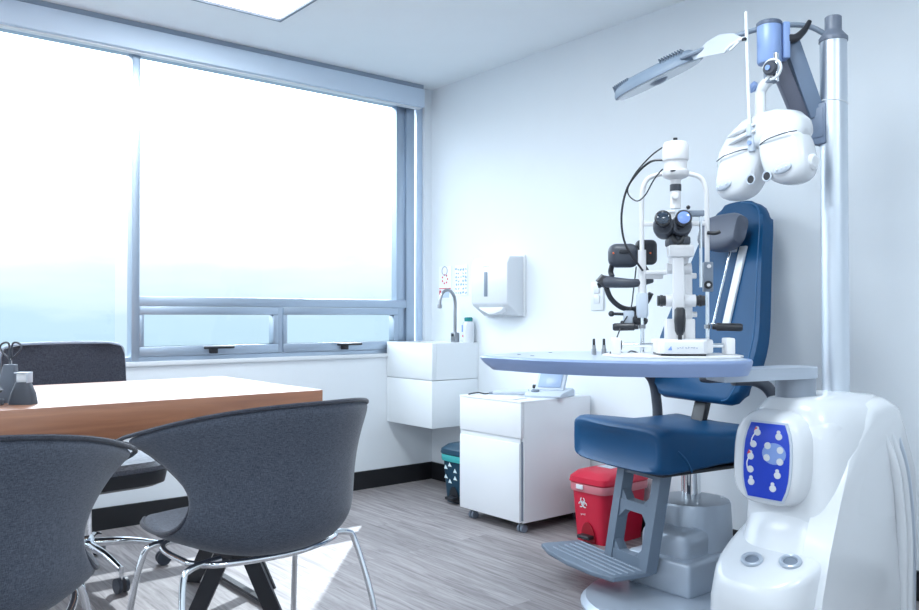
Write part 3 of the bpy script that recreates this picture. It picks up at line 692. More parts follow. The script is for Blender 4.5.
MB().box(bk(.108, .46, -.050), (.036, .012, .32), .004, rot=rx_(-tilt)).build('slide_plate', WHITE, ec)
# armrests
for sx_ in (-1, 1):
    x = sx_ * .295
    MB().tube([(x * .85, .14, .50), (x * 1.05, .14, .53), (x * 1.08, .14, .62), (x * 1.08, .12, .72), (x * 1.04, .06, .77), (x, -.04, .778)], .021, 12).build('armrest_post', DARKG, ec)
    MB().box((x, -.05, .787), (.055, .25, .032), .013, 4).build('armrest_pad', DARKG, ec)
# footrest
g = MB()
fx0, fx1 = -.035, .165
def fr_(x, z): # plane of the footrest ladder
    k = (z - .11) / .36
    return Vector((x - .05 * (1 - k), -.235 - .0 * k - .03 * (1 - k), z))
def bar(mb, pts, w, d):
    for a, b in zip(pts, pts[1:]):
        v = (b - a).normalized(); n = Vector((0, 1, 0)); u = v.cross(n).normalized()
        mb.rings([[p + u * (s1 * w) + n * (s2 * d) for s1, s2 in ((-1, -1), (1, -1), (1, 1), (-1, 1))] for p in (a, b)])
for x in (fx0, fx1):
    bar(g, [fr_(x, .46), fr_(x, .10)], .020, .024)
for z, h in ((.315, .018), (.125, .022), (.44, .012)):
    bar(g, [fr_(fx0 - .01, z), fr_(fx1 + .01, z)], h, .020)
for x, s1 in ((fx0 + .02, 1), (fx1 - .02, -1)):
    for z, s2 in ((.298, -1), (.332, 1), (.146, 1)):
        P = [fr_(x, z), fr_(x + s1 * .035, z), fr_(x, z + s2 * .035)]
        g.rings([[p + Vector((0, -.018, 0)) for p in P], [p + Vector((0, .018, 0)) for p in P]])
g.build('footrest_arm', FOOTG, ec)
pl = [(-.27, -.02), (.175, -.02), (.185, -.06), (.175, -.19), (.08, -.215), (-.06, -.225), (-.20, -.21), (-.29, -.185), (-.295, -.16)]
MB().prism([(x - .045, y - .235) for x, y in pl], .092, .110, None, 0.005, 3).build('foot_plate', FOOTG, ec)
g = MB()
for k in range(6):
    y = -.268 - .028 * k
    g.tube([(-.285 + 0.004 * k, y, .1105), (.12, y, .1105)], .0035, 6, smooth=0)
g.build('tread_ribs', mat('tread_grey', (0.20, 0.25, 0.32), 0.5), ec)

# ------------------------------------------------------------------ refraction stand
CX = 2.79
sd_ = thing('refraction_unit', 'white ophthalmic instrument stand with blue control panel, tall aluminium mast and swing table', 'instrument stand', (CX, -0.65, 0))
def tl(r, k): return [(x, y, z + k * (y + .86)) for x, y, z in r]
# main rear body : lofted in z
MB().rings([sup(CX - .005, -.62, .135, .27, 0.0, 5, 48), sup(CX, -.62, .142, .275, .05, 5, 48), sup(CX + .004, -.61, .148, .27, .25, 5, 48), sup(CX + .006, -.60, .152, .265, .45, 5, 48), sup(CX + .006, -.595, .150, .26, .58, 4.6, 48),
            sup(CX + .004, -.60, .144, .25, .67, 4, 48), sup(CX + .002, -.61, .130, .232, .722, 3.6, 48), sup(CX, -.625, .105, .20, .750, 3.2, 48), sup(CX, -.65, .06, .13, .760, 3, 48)]).build('body', WHITEG, sd_, world=True, ang=60)
# lower front bulge with shelf
MB().rings([sup(CX - .012, -.80, .150, .25, 0.0, 3.4, 48), sup(CX - .010, -.80, .156, .262, .08, 3.4, 48), sup(CX - .006, -.80, .156, .262, .2, 3.4, 48), tl(sup(CX - .002, -.80, .152, .252, .305, 3.2, 48), .22), tl(sup(CX, -.80, .149, .245, .335, 3.2, 48), .36), tl(sup(CX, -.80, .142, .235, .350, 3.2, 48), .42), tl(sup(CX, -.80, .128, .215, .356, 3.2, 48), .44), tl(sup(CX, -.80, .06, .10, .357, 3.2, 48), .44)]).build('lower_cover', WHITEG, sd_, world=True, ang=60)
# neck between shelf and panel head
MB().rings([sup(CX + .004, -.80, .135, .145, .28, 3.5, 48), sup(CX + .004, -.78, .130, .11, .38, 3.5, 48), sup(CX + .004, -.76, .130, .105, .43, 3.5, 48), sup(CX + .004, -.74, .134, .115, .50, 3.5, 48), sup(CX + .004, -.74, .132, .11, .68, 3.5, 48), sup(CX + .004, -.73, .11, .09, .72, 3.5, 48)]).build('neck', WHITEG, sd_, world=True, ang=60)
# control head: rounded box
hd = MB()
sec = []
for y, hx, hz, cz in ((-.72, .118, .135, .585), (-.80, .118, .138, .580), (-.86, .114, .136, .577), (-.892, .106, .128, .575), (-.908, .094, .117, .573), (-.912, .083, .108, .572)):
    sec.append([(x, y + 0.10 * (z - .58), z) for x, z, _ in sup(CX - .026, cz + .010, hx, hz, 0, 3.2, 48)])
hd.rings(sec).build('control_head', WHITEG, sd_, world=True, ang=60)
fd = [(-.985, 0), (-.975, .12), (-.945, .24), (-.90, .36), (-.84, .48), (-.77, .59), (-.69, .68), (-.60, .735), (-.50, .750), (-.42, .725), (-.375, .65), (-.352, .52), (-.345, .30), (-.345, 0)]
MB().prism(fd, CX + .080, CX + .156, lambda u, v, d: (d + .006 - .05 * max(0, v - .45), u, v), 0.036, 6).build('side_cover', WHITEG, sd_, world=True, ang=60)
# side fairing stripes
for k, (dx, y, mm) in enumerate(((.016, -.450, WHITEG), (.014, -.405, WHITEG), (.006, -.362, SILVERP))):
    MB().tube([(CX + .138 + dx, y, .02), (CX + .146 + dx, y - .01, .25), (CX + .148 + dx, y - .03, .42), (CX + .142 + dx, y - .06, .56), (CX + .122, y - .10, .69)], 0.015, 10).build('side_fairing', mm, sd_, world=True)
for k, (x, y) in enumerate(((2.762, -.972), (2.862, -.945))):
    ca = Vector((.10, -.42, 1)).normalized(); cz_ = .357 + .44 * (y + .86) + .004
    cp = MB().ring((x, y, cz_), .0245, .006, ca).build('cup_rim', SILVERP, sd_, world=True)
    MB().cyl(Vector((x, y, cz_)) - ca * .010, Vector((x, y, cz_)) - ca * .002, .022).build('cup_well', MIDG, cp, world=True)
# control panel
pn = []
PU = [(-.46, -.93), (-.5, -.8), (.42, -1.0)]
outline = []
for i in range(9):   # right edge bottom->top
    t = -1 + 2 * i / 8; outline.append((.070 * (1 - .26 * abs(t) ** 3) , t * .105))
for i in range(9):
    t = 1 - 2 * i / 8; outline.append((-.070 * (1 - .26 * abs(t) ** 3), t * .105))
def pf(u, v, d): return (CX - .016 + u, -.9125 + 0.10 * (v - .008) - d, .583 + v)
MB().prism([(u * 1.10, v * 1.06) for u, v in outline], -.004, .001, pf, 0.001).build('panel_bezel', LTG, sd_, world=True)
cpn = MB().prism(outline, .0, .003, pf, 0.0008).build('control_panel', PANELB, sd_, world=True)
def pb_(x, y): return ((x - 215) / 250 * .138, (340 - y) / 440 * .21)
for x, y in ((160, 178), (140, 250), (128, 325), (130, 402), (138, 475), (280, 190), (282, 415), (260, 495), (222, 250), (292, 268), (220, 320), (293, 335)):
    u, v = pb_(x, y); q0 = Vector(pf(u, v, .003)); q1 = Vector(pf(u, v, .0052))
    if (x, y) in ((222, 250), (292, 268), (220, 320), (293, 335)): q1 = Vector(pf(u, v, .0062))
    b = MB().cyl(q0, q1, .0102, .0095)
    if (x, y) in ((160, 178), (128, 325), (138, 475), (280, 190), (282, 415), (260, 495)):
        b.cyl(Vector(pf(u - .001, v + .012, .003)), Vector(pf(u - .001, v + .012, .0045)), .0055)
    b.build('button', WHITEG, cpn, world=True)
MB().prism([(pb_(258, 293)[0] + .036 * math.cos(a), pb_(258, 293)[1] + .030 * math.sin(a)) for a in [2 * PI * i / 28 for i in range(28)]], .003, .0045, pf).build('button_field', PANELL, cpn, world=True)
g = MB()
for (x0, y0), (x1, y1) in (((150, 180), (128, 250)), ((118, 330), (114, 400))):
    u0, v0 = pb_(x0, y0); u1, v1 = pb_(x1, y1)
    g.tube([pf(u0, v0, .004), pf((u0 + u1) / 2 - .004, (v0 + v1) / 2, .004), pf(u1, v1, .004)], .0017, 6)
g.build('white_link_lines', WHITE, cpn, world=True)
g = MB()
for x, y in ((152, 158), (118, 300)):
    u, v = pb_(x, y); g.prism([(u - .006, v - .006), (u + .006, v - .002), (u, v + .008)], .003, .0048, pf)
g.build('red_marks', PRINTR, cpn, world=True)
# mast
mx_, my_ = 2.775, -0.505
MB().cyl((mx_, my_, .745), (mx_, my_, 1.875), .0405, seg=48).build('mast', MASTM, sd_, world=True)
MB().lathe((mx_, my_, 1.868), [(.0435, 0), (.0435, .012), (.026, .034), (.0255, .04), (.0255, .078), (.023, .081)], seg=36).build('mast_cap', mat('cap_grey', (0.17, 0.20, 0.26), .4), sd_, world=True)
MB().ring((mx_, my_, 1.672), .0415, .002, (0.1, 0.15, 1), seg=36).build('cable_tie', WHITE, sd_, world=True)
MB().b2((2.665, my_ - .050, 1.560), (2.765, my_ + .030, 1.658), .006).b2((2.725, my_ - .046, 1.540), (2.770, my_ + .046, 1.672), .006).build('mast_bracket', mat('bracket_grey', (0.16, 0.21, 0.30), .45), sd_, world=True)
# parallelogram arm : from bracket up to blue cylinder
A0 = Vector((2.712, -.548, 1.635)); A1 = Vector((2.668, -.640, 1.845))
def beam(mb, a, b, w, d, upv=Vector((0, 0, 1)), bev=0.004):
    v = (b - a); ln = v.length; v = v / ln
    sd = R_.copy(); sd = (sd - v * sd.dot(v)).normalized(); nn = v.cross(sd)
    M3 = Matrix((sd, nn, v)).transposed()
    mb.box((a + b) / 2, (w, d, ln), bev, 2, rot=M3)
g = MB(); beam(g, A0 + Vector((.012, .02, 0)), A1 + Vector((.014, .02, .035)), .050, .060); g.build('swing_arm', mat('arm_blue_grey', (0.17, 0.23, 0.33), .4), sd_, world=True)
g = MB(); beam(g, A0 + Vector((-.012, -.015, -.015)), A1 + Vector((-.006, -.015, -.03)), .048, .030); g.build('arm_cover', PURPG, sd_, world=True)
cyc = Vector((2.690, -0.772, 0))
cyc = Vector((2.664, -0.694, 0))
MB().lathe((cyc.x, cyc.y, 1.788), [(.034, 0), (.037, .006), (.037, .117), (.036, .119)], seg=36).build('swivel_housing', BLUEC, sd_, world=True)
MB().lathe((cyc.x, cyc.y, 1.906), [(.038, 0), (.0385, .004), (.0385, .010), (.035, .014)], seg=36).build('swivel_cap', mat('cap_dark', (0.10, 0.13, 0.19), .35), sd_, world=True)
MB().box((cyc.x + .030, cyc.y + .036, 1.857), (.022, .05, .115), .005, rot=rz_(math.radians(50))).build('side_clamp', BLUEC, sd_, world=True)
g = MB().tube([(cyc.x + .045, cyc.y + .035, 1.862), (cyc.x + .062, cyc.y + .05, 1.865), (cyc.x + .078, cyc.y + .07, 1.888), (cyc.x + .088, cyc.y + .085, 1.918)], lambda t: .016 - .009 * t, 12)
g.build('clamp_lever', BLACK, sd_, world=True)
# table post, arm, top
qx, qy = 2.771, -0.745
MB().cyl((qx, qy, .74), (qx, qy, .812), .0565, seg=44).build('table_post', mat('post_grey', (0.30, 0.34, 0.40), .4, .3), sd_, world=True)
arm = [(qx + .062 * math.cos(a), qy + .062 * math.sin(a)) for a in [math.radians(d) for d in range(-20, 201, 15)]]
arm = [(qx + .062 * math.cos(a), qy + .062 * math.sin(a)) for a in [math.radians(d) for d in range(-35, 170, 15)]] + [(2.655, -1.03), (2.755, -1.09)]
MB().prism(arm, .812, .845, None, 0.003).build('table_arm', SILVERP, sd_, world=True)
TP = [(2.112, -1.420), (2.235, -1.438), (2.37, -1.435), (2.52, -1.395), (2.66, -1.310), (2.755, -1.205), (2.805, -1.11), (2.812, -1.06), (2.795, -1.015), (2.74, -.955), (2.62, -.885), (2.47, -.835), (2.30, -.84), (2.15, -.90), (2.05, -1.02), (2.02, -1.16), (2.045, -1.29)]
def spl(P, n=5):
    out = []; N = len(P)
    for i in range(N):
        a, b, c, d = [Vector(P[(i + k) % N]) for k in (-1, 0, 1, 2)]
        for k in range(n):
            t = k / n; out.append(tuple(0.5 * ((2 * b) + (c - a) * t + (2 * a - 5 * b + 4 * c - d) * t * t + (3 * b - a - 3 * c + d) * t ** 3)))
    return out
TZ = .875
def inset(k, z): return [(2.48 + (x - 2.48) * (1 - k * (1.3 if x < 2.4 else .5)), -1.10 + (y + 1.10) * (1 - k), z) for x, y in spl(TP)]
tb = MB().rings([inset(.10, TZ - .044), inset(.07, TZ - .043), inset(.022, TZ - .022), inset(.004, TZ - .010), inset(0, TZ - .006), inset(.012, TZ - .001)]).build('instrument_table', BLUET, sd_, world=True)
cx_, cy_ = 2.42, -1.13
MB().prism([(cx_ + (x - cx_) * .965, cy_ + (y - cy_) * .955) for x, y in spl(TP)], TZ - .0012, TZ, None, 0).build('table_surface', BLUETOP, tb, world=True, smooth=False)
g = MB()
for x, y in ((2.16, -1.30), (2.12, -1.12), (2.25, -1.33), (2.24, -.98)): g.cyl((x, y, TZ), (x, y, TZ + .0015), .006, seg=10)
g.build('screw_cap', MIDG, tb, world=True)

# overhead lamp, on a curved grey tube
lamp = thing('examination_lamp', 'grey finned overhead lamp head on a curved tube above the exam chair', 'lamp', (2.24, -0.70, 1.80))
MB().tube([(mx_ - .01, my_ - .0, 1.885), (mx_ - .06, my_ - .05, 1.925), (2.64, -.64, 1.925), (2.55, -.70, 1.905), (2.44, -.72, 1.885), (2.36, -.73, 1.875)], .0085, 12).build('tube', mat('tube_grey', (0.22, 0.27, 0.34), .4), lamp, world=True)
# head local frame: long axis from low left tip to high right tip
La = Vector((2.099, -.758, 1.782)); Lb = Vector((2.389, -.648, 1.889)); ld = (Lb - La); ll = ld.length; ld /= ll
_v = Vector((-.586, .763, .272)); _e2 = (_v - ld * _v.dot(ld)).normalized(); _e1 = ld.cross(_e2); _e1 = _e1 if _e1.z > 0 else -_e1
ln_ = (_e1 * math.cos(math.radians(9)) + _e2 * math.sin(math.radians(9))).normalized(); lw = ln_.cross(ld)
def lf(u, v, d): return La + ld * u + lw * v + ln_ * d
ol = [(ll / 2 + ll / 2 * math.copysign(abs(math.cos(a)) ** .85, math.cos(a)), .085 * math.copysign(abs(math.sin(a)) ** .85, math.sin(a))) for a in [2 * PI * i / 40 for i in range(40)]]
lc = Vector((ll / 2, 0))
R0 = [lf(u, v, -.004) for u, v in ol]; R1 = [lf(u, v, .004) for u, v in ol]
R2 = [lf(lc.x + (u - lc.x) * .95, v * .90, .022) for u, v in ol]; R3 = [lf(lc.x + (u - lc.x) * .82, v * .6, .040) for u, v in ol]
MB().rings([R0, R1, R2, R3]).build('head', mat('lamp_grey', (0.20, 0.26, 0.34), .45), lamp, world=True)
MB().rings([[lf(lc.x + (u - lc.x) * .93, v * .9, -.009) for u, v in ol], [lf(lc.x + (u - lc.x) * .95, v * .93, -.0045) for u, v in ol]]).build('lens', LAMPLED, lamp, world=True)
MB().cyl(lf(ll / 2, 0, -.018), lf(ll / 2, 0, -.008), .022, .035).build('centre_handle', MIDG, lamp, world=True)
for u0, u1 in ((.012, .075), (.20, .275)):
    n_ = 9
    g = MB()
    for k in range(n_):
        u = u0 + (u1 - u0) * k / (n_ - 1)
        hgt = .022 if u0 < .1 else .020
        c = lf(u, 0.0, (.020 if u0 < .1 else .030) + hgt / 2)
        M3 = Matrix((ld, lw, ln_)).transposed()
        wv = .085 * math.sqrt(max(.05, 1 - ((u - lc.x) / (ll / 2)) ** 2)) * 1.5
        g.box(c, (.0035, wv, hgt), 0, rot=M3)
    g.build('cooling_fins', mat('fin_grey', (0.13, 0.17, 0.23), .5), lamp, world=True)

# ------------------------------------------------------------------ phoropter
ph = thing('phoropter', 'white twin-lobed phoropter head hanging from the mast arm above the chair', 'phoropter', (2.656, -0.703, 1.476), math.radians(-6))
# local: x along width, -y toward the viewer side
P0 = Vector((0, 0, 0))
def lobe(cx, cz, rx, rz, y0, y1, lean):
    rs = []
    for y, k in ((y0 - .006, .45), (y0 - .003, .70), (y0 + .001, .82), (y0 + .009, .92), (y0 + .020, .975), (y0 + .038, 1.0), (y1 - .02, 1.0), (y1 - .006, .94), (y1, .84)):
        r = []
        for i in range(44):
            a = 2 * PI * i / 44; c, s_ = math.cos(a), math.sin(a)
            n = 2.6
            x = rx * k * math.copysign(abs(c) ** (2 / n), c); z = rz * k * math.copysign(abs(s_) ** (2 / n), s_)
            x += lean * (z / rz) * .02
            r.append((cx + x, y, cz + z))
        rs.append(r)
    return rs
for nm, cx, cz, ys, ln in (('left', -.086, -.012, .0, 1), ('right', .082, .012, -.005, -1)):
    lb = MB().rings(lobe(cx, cz, .080, .094, -.045 + ys, .035 + ys, ln)).build('lens_battery', WHITEG, ph, ang=60)
    ax = cx + (.070 if nm == 'left' else -.036); az = cz - (.043 if nm == 'left' else .066)
    MB().cyl((ax, -.055 + ys, az), (ax, -.049 + ys, az), .0135).build('eye_aperture', BLACK, lb)
    MB().ring((ax, -.0545 + ys, az), .0145, .0025, (0, 1, 0)).build('aperture_ring', LTG, lb)
    bx = cx - (.040 if nm == 'left' else .002)
    bx = cx - .036 if nm == 'left' else cx + .018
    bz_ = cz - (.048 if nm == 'left' else .050)
    pt = Matrix.Rotation(math.radians(-14), 3, 'Y')
    MB().ball((bx, -.053 + ys, bz_), .031, (1.0, .22, .46), rot=pt).build('oval_dial', LTG, lb)
    g = MB()
    for q in (-.016, 0, .016): g.ball(Vector((bx, -.0590 + ys, bz_)) + pt @ Vector((q, 0, 0)), .0028)
    g.build('dial_marks', WHITE, lb)
    MB().lathe((cx + (.074 if nm == 'right' else -.072), ys, cz - .035), [(.024, -.0), (.024, .012), (.017, .018)], axis=(1 if nm == 'right' else -1, 0, 0)).build('side_knob', WHITE, lb)
    # dark joint line
    MB().tube([(cx - .068, -.046 + ys, cz + .036), (cx - .03, -.0575 + ys, cz + .046), (cx + .03, -.0575 + ys, cz + .054), (cx + .062, -.046 + ys, cz + .056)], .0018, 6).build('joint_line', DARKG, lb)
# bridge/hood over the lobes
hs = []
for x, z, rz, ry in ((-.168, .020, .016, .026), (-.152, .036, .036, .036), (-.115, .062, .050, .045), (-.06, .088, .058, .050), (.0, .098, .058, .050), (.06, .100, .056, .050), (.110, .096, .046, .046), (.136, .086, .032, .038), (.146, .080, .018, .026)):
    hs.append([(x, ry * math.copysign(abs(math.cos(2 * PI * k / 32)) ** .62, math.cos(2 * PI * k / 32)), z + rz * math.copysign(abs(math.sin(2 * PI * k / 32)) ** .62, math.sin(2 * PI * k / 32))) for k in range(32)])
MB().rings(hs).build('bridge', WHITEG, ph, ang=60)
for k_ in range(2):
    MB().tube([(-.115, -.040, .07 + .026 * k_), (-.05, -.058, .082 + .022 * k_), (.0, -.052, .095 + .02 * k_)], lambda t: .003 + .006 * math.sin(PI * t), 10).build('level_rib', WHITEG, ph)
MB().box((-.018, -.045, .075), (.022, .022, .085), .006).build('centre_slide', LTG, ph)
MB().cyl((-.018, -.060, .095), (-.018, -.05, .095), .009).cyl((-.018, -.060, .06), (-.018, -.05, .06), .007).build('blue_knob', BLUEC, ph)
# hanger
MB().cyl((-.020, 0, .150), (-.020, 0, .215), .0175).build('hanger_collar', WHITE, ph)
MB().tube([(-.020, 0, .205), (-.016, 0, .235), (.020, .0, .262), (.032, 0, .27)], .017, 14).build('hanger_elbow', WHITE, ph)
MB().lathe((-.026, -.01, .238), [(.008, 0), (.018, .008), (.018, .018), (.012, .022)], axis=(-.7, -.4, .5)).build('elbow_knob', BLUEC, ph)
MB().b2((.002, -.016, .245), (.034, .016, .335), .005).build('hanger_block', MIDG, ph)
MB().cyl((.034, 0, .25), (.034, 0, .335), .012).build('hanger_pin', CHROME, ph)
MB().lathe((.036, -.022, .285), [(.022, 0), (.022, .010), (.018, .014)], axis=(.1, -1, 0)).build('tilt_knob', DARKG, ph)
MB().lathe((.036, -.038, .285), [(.008, 0), (.008, .003)], axis=(.1, -1, 0)).build('tilt_knob_badge', PANELL, ph)
MB().ring((.036, -.018, .283), .030, .0045, (.1, -1, 0), 0.6, 5.2, seg=24).build('white_cable_loop', WHITE, ph)
# near point rod
MB().tube([(-.018, -.055, .085), (-.030, -.055, .475)], .0055, 12, smooth=0).build('near_point_rod', WHITE, ph)
MB().box((-.018, -.055, .10), (.018, .018, .04), .004).build('rod_socket', LTG, ph)
cd = thing('near_point_card', 'pale translucent leaf-shaped near point card clipped on the thin white rod', 'eye test card', (2.602, -0.755, 1.872), math.radians(-6))
card = [(.0, .005), (-.03, .020), (-.075, .024), (-.12, .010), (-.155, -.012), (-.175, -.026), (-.17, -.034), (-.11, -.030), (-.055, -.032), (-.03, -.022), (-.005, -.010)]
MB().prism(card, -.0015, .0015, lambda u, v, d: (u * 1.2, d - .1 * u, (v - .14 * u) * 1.15), 0.0008).build('card', FROST, cd)
MB().ball((.004, -.004, -.006), .010, (1.3, 1, .8)).tube([(-.055, -.006, -.025), (-.03, -.006, -.013), (0, -.006, -.008)], .005, 8).tube([(-.035, -.008, -.03), (-.015, -.008, -.02), (0, -.006, -.01)], .004, 8).build('clip', WHITE, cd)
MB().cyl((.012, -.006, -.008), (.024, -.008, -.010), .005).build('clip_knob', BLACK, cd)

# ------------------------------------------------------------------ slit lamp
SL = thing('slit_lamp', 'white slit lamp microscope with chin rest frame standing on the swing table', 'slit lamp', (2.572, -1.038, TZ), math.radians(44))
CREAM = mat('off_white_enamel', (0.74, 0.74, 0.755), 0.3)
def part(mb, name, m_, lab=None, par=None, **k):
    if m_ in (WHITE, WHITEG): m_ = CREAM
    return mb.build(name, m_, par or SL, label=lab, **k)
def bx(x0, x1, y0, y1, z0, z1, bev=.003, seg=2): return MB().b2((x0, y0, z0), (x1, y1, z1), bev, seg)
pp = [(-.225, .02), (-.19, -.06), (-.10, -.115), (.05, -.125), (.155, -.085), (.175, -.03), (.17, .12), (-.20, .12)]
part(MB().prism(pp, 0.0, .007, None, .002), 'base_board', WHITE)
part(MB().prism([(-.070, -.10), (-.058, -.112), (.050, -.112), (.062, -.10), (.064, -.055), (.086, -.05), (.088, .06), (-.078, .06), (-.076, -.05), (-.072, -.055)], .013, .053, None, .006, 3), 'carriage', WHITEG)
part(MB().prism([(-.066, -.098), (.058, -.098), (.082, .05), (-.072, .05)], .0075, .0135), 'carriage_skirt', BLACK)
part(strokes_mb(8, .012, lambda u, v, d: (u + .004, -.1125 - d, .030 + v)), 'lettering', PRINTG)
part(MB().prism([(-.050, .024), (-.038, .024), (-.040, .036)], 0, .001, lambda u, v, d: (u, -.1125 - d, v)), 'blue_logo', PRINTB)
part(MB().cyl((-.19, .01, .034), (.155, .01, .034), .0065), 'cross_rail', CHROME)
for x, mm in ((-.184, 0), (.143, 0)):
    part(bx(x - .014, x + .012, -.018, .05, .007, .056, .004), 'rail_end', WHITE)
part(MB().cyl((-.178, .012, .034), (-.168, .012, .034), .014).cyl((.134, .012, .034), (.142, .012, .034), .012), 'rail_wheel', BLACK)
part(MB().tube([(-.012, -.085, .048), (-.012, -.085, .070)], .006, 10, smooth=0).lathe((-.012, -.085, .066), [(.009, 0), (.014, .012), (.0165, .045), (.015, .072), (.010, .079)], seg=20), 'joystick', BLACK)
part(bx(-.042, -.012, -.03, .03, .045, .112, .004), 'column_side', WHITE)
part(bx(.012, .040, -.03, .03, .045, .112, .004), 'column_side', WHITE)
part(bx(-.018, .018, -.02, .03, .045, .19, .004), 'lower_column', WHITE)
# microscope arm
part(bx(-.028, .004, -.07, -.045, .11, .315, .005), 'microscope_arm', WHITEG)
part(bx(-.040, .030, -.08, -.02, .290, .325, .006), 'microscope_yoke', WHITEG)
part(bx(-.030, .020, -.05, .02, .270, .30, .008), 'yoke_block', WHITE)
part(MB().cyl((-.045, -.03, .165), (.040, -.03, .165), .018), 'cross_shaft', WHITE)
part(MB().cyl((-.040, -.02, .26), (.030, -.02, .26), .016), 'cross_shaft', WHITE)
part(MB().cyl((-.068, -.03, .165), (-.045, -.03, .165), .0155, seg=12).cyl((-.060, -.03, .165), (-.053, -.03, .165), .0175, seg=12), 'focus_knob', BLACK)
part(MB().cyl((.042, -.03, .165), (.066, -.03, .165), .0155, seg=12).cyl((.05, -.03, .165), (.057, -.03, .165), .0175, seg=12), 'focus_knob', BLACK)
part(bx(.012, .034, -.02, .012, .11, .26, .004), 'illumination_column', WHITE)
part(MB().cyl((.034, -.005, .125), (.048, -.005, .125), .008), 'lock_screw', WHITE)
# binocular head
part(MB().b2((-.040, -.07, .325), (.022, .02, .350), .006).b2((-.035, -.055, .345), (.018, .03, .40), .010), 'microscope_body', DARKG)
def eyepiece(x, z, lensm, nm):
    a = Vector((x * .6 - .004, -.02, z + .0)); d = Vector((-0.02 if x > -.01 else -.16, -.95, .10)).normalized()
    p = Vector((x, -.045, z))
    part(MB().lathe(p, [(.030, -.03), (.0315, .0), (.030, .028), (.026, .036)], axis=d), 'prism_housing', DARKG)
    e = part(MB().lathe(p + d * .034 + Vector((0, 0, .010)), [(.0175, 0), (.0195, .018), (.0225, .034), (.0235, .042), (.020, .046)], axis=d), 'eyepiece', BLACK)
    part(MB().lathe(p + d * .078 + Vector((0, 0, .010)), [(.0165, 0), (.0175, .004), (.012, .006)], axis=d), 'eyepiece_lens', lensm, par=e)
eyepiece(-.050, .378, mat('lens_dark', (0.02, 0.035, 0.06), 0.06, coat=1.0), 'l')
eyepiece(-.004, .378, LENSB, 'r')
part(MB().tube([(-.030, -.060, .35), (-.014, -.068, .330), (.002, -.060, .35)], .010, 10), 'tube_bridge', BLACK)
# illumination tower
part(bx(.000, .026, -.01, .03, .395, .435, .003), 'tower_bracket', LTG)
part(MB().b2((.02, -.004, .415), (.072, .018, .432), .002), 'mirror_arm', MIDG)
part(MB().cyl((.062, .005, .205), (.062, .005, .43), .0045), 'mirror_rod', CHROME)
part(MB().b2((-.03, -.01, .38), (-.014, .02, .432), .002).b2((-.036, -.016, .425), (-.012, .0, .432), .001), 'tower_plate', WHITE)
part(MB().ball((.024, -.012, .44), .006), 'tower_screw', BLACK)
part(MB().lathe((-.009, .01, .440), [(.016, 0), (.016, .008), (.0155, .012), (.0155, .082), (.017, .085)]), 'lamp_neck', WHITEG)
part(MB().lathe((-.009, .01, .491), [(.0163, 0), (.0168, .002), (.0168, .018), (.0163, .020)]), 'filter_ring', DARKG)
part(MB().lathe((-.013, -.003, .474), [(.011, 0), (.011, .010), (.008, .013)], axis=(0, -1, 0)), 'filter_knob', WHITE)
part(MB().lathe((-.009, .01, .524), [(.014, 0), (.036, .010), (.039, .014), (.039, .026), (.033, .030), (.033, .056), (.0375, .058), (.0385, .062), (.0375, .100), (.033, .112), (.020, .115)], seg=36), 'lamp_housing', WHITEG)
part(MB().cyl((-.009, .01, .637), (-.009, .01, .650), .0065), 'lamp_top_knob', BLACK)
part(MB().ball((-.02, -.026, .546), .006, (1.6, .6, .5)), 'vent_mark', BLACK)
# chin rest frame (patient side, +y)
cy = .105
uL, uR = -.098, .098
MS = None
part(MB().tube([(uL, cy, .165), (uL, cy, .30), (uL, cy, .46), (uL + .004, cy, .515), (uL + .022, cy, .548), (uL + .065, cy, .560), (uL + .10, cy, .560), (uR - .065, cy, .560), (uR - .022, cy, .548), (uR - .004, cy, .515), (uR, cy, .46), (uR, cy, .30), (uR, cy, .27)], .0072, 12, smooth=4), 'head_frame', WHITE)
for x in (uL, uR):
    part(MB().cyl((x, cy, .007), (x, cy, .30), .0058), 'chrome_upright', CHROME)
    part(MB().lathe((x, cy, .082), [(.010, 0), (.010, .012)]), 'handle_clamp', STEEL)
part(MB().cyl((uL, cy, .19), (uL, cy, .325), .0125), 'sleeve', WHITEG)
part(MB().rings([sup(uL, cy, .014, .014, .115, 4), sup(uL, cy, .0175, .0175, .125, 4), sup(uL, cy, .0175, .0175, .185, 4), sup(uL, cy, .014, .014, .192, 4)]), 'height_collar', LTG)
part(MB().lathe((uL - .012, cy, .088), [(.008, 0), (.0085, .01), (.012, .014), (.012, .072), (.009, .078)], axis=(-1, 0, -.02)), 'grip_handle', BLACK)
part(MB().lathe((uR + .010, cy - .02, .088), [(.008, 0), (.0085, .01), (.012, .014), (.012, .082), (.009, .088)], axis=(1, -.1, -.02)), 'grip_handle', BLACK)
part(MB().b2((uL, cy - .006, .235), (-.035, cy + .006, .252), .003).b2((.015, cy - .006, .235), (.066, cy + .006, .252), .003).b2((-.09, cy - .02, .248), (-.02, cy + .015, .262), .006), 'chin_rest_bar', WHITE)
part(MB().b2((uL, cy - .004, .398), (uR, cy + .004, .412), .003), 'forehead_strap', WHITE)
part(bx(uR - .014, uR + .014, cy - .022, cy + .006, .195, .285, .002), 'fixation_block', MIDG)
part(MB().lathe((uR + .001, cy - .022, .272), [(.006, 0), (.006, .006)], axis=(0, -1, 0)).lathe((uR - .002, cy - .03, .215), [(.005, 0), (.005, .006)], axis=(0, -1, 0)), 'block_screw', WHITEG)
part(MB().lathe((uR - .002, cy - .022, .215), [(.0125, 0), (.0125, .008)], axis=(0, -1, 0)), 'block_dial', BLACK)
part(MB().tube([(uR, cy - .01, .375), (uR + .02, cy - .02, .372), (uR + .035, cy - .022, .377)], .006, 10), 'fixation_lamp', BLACK)
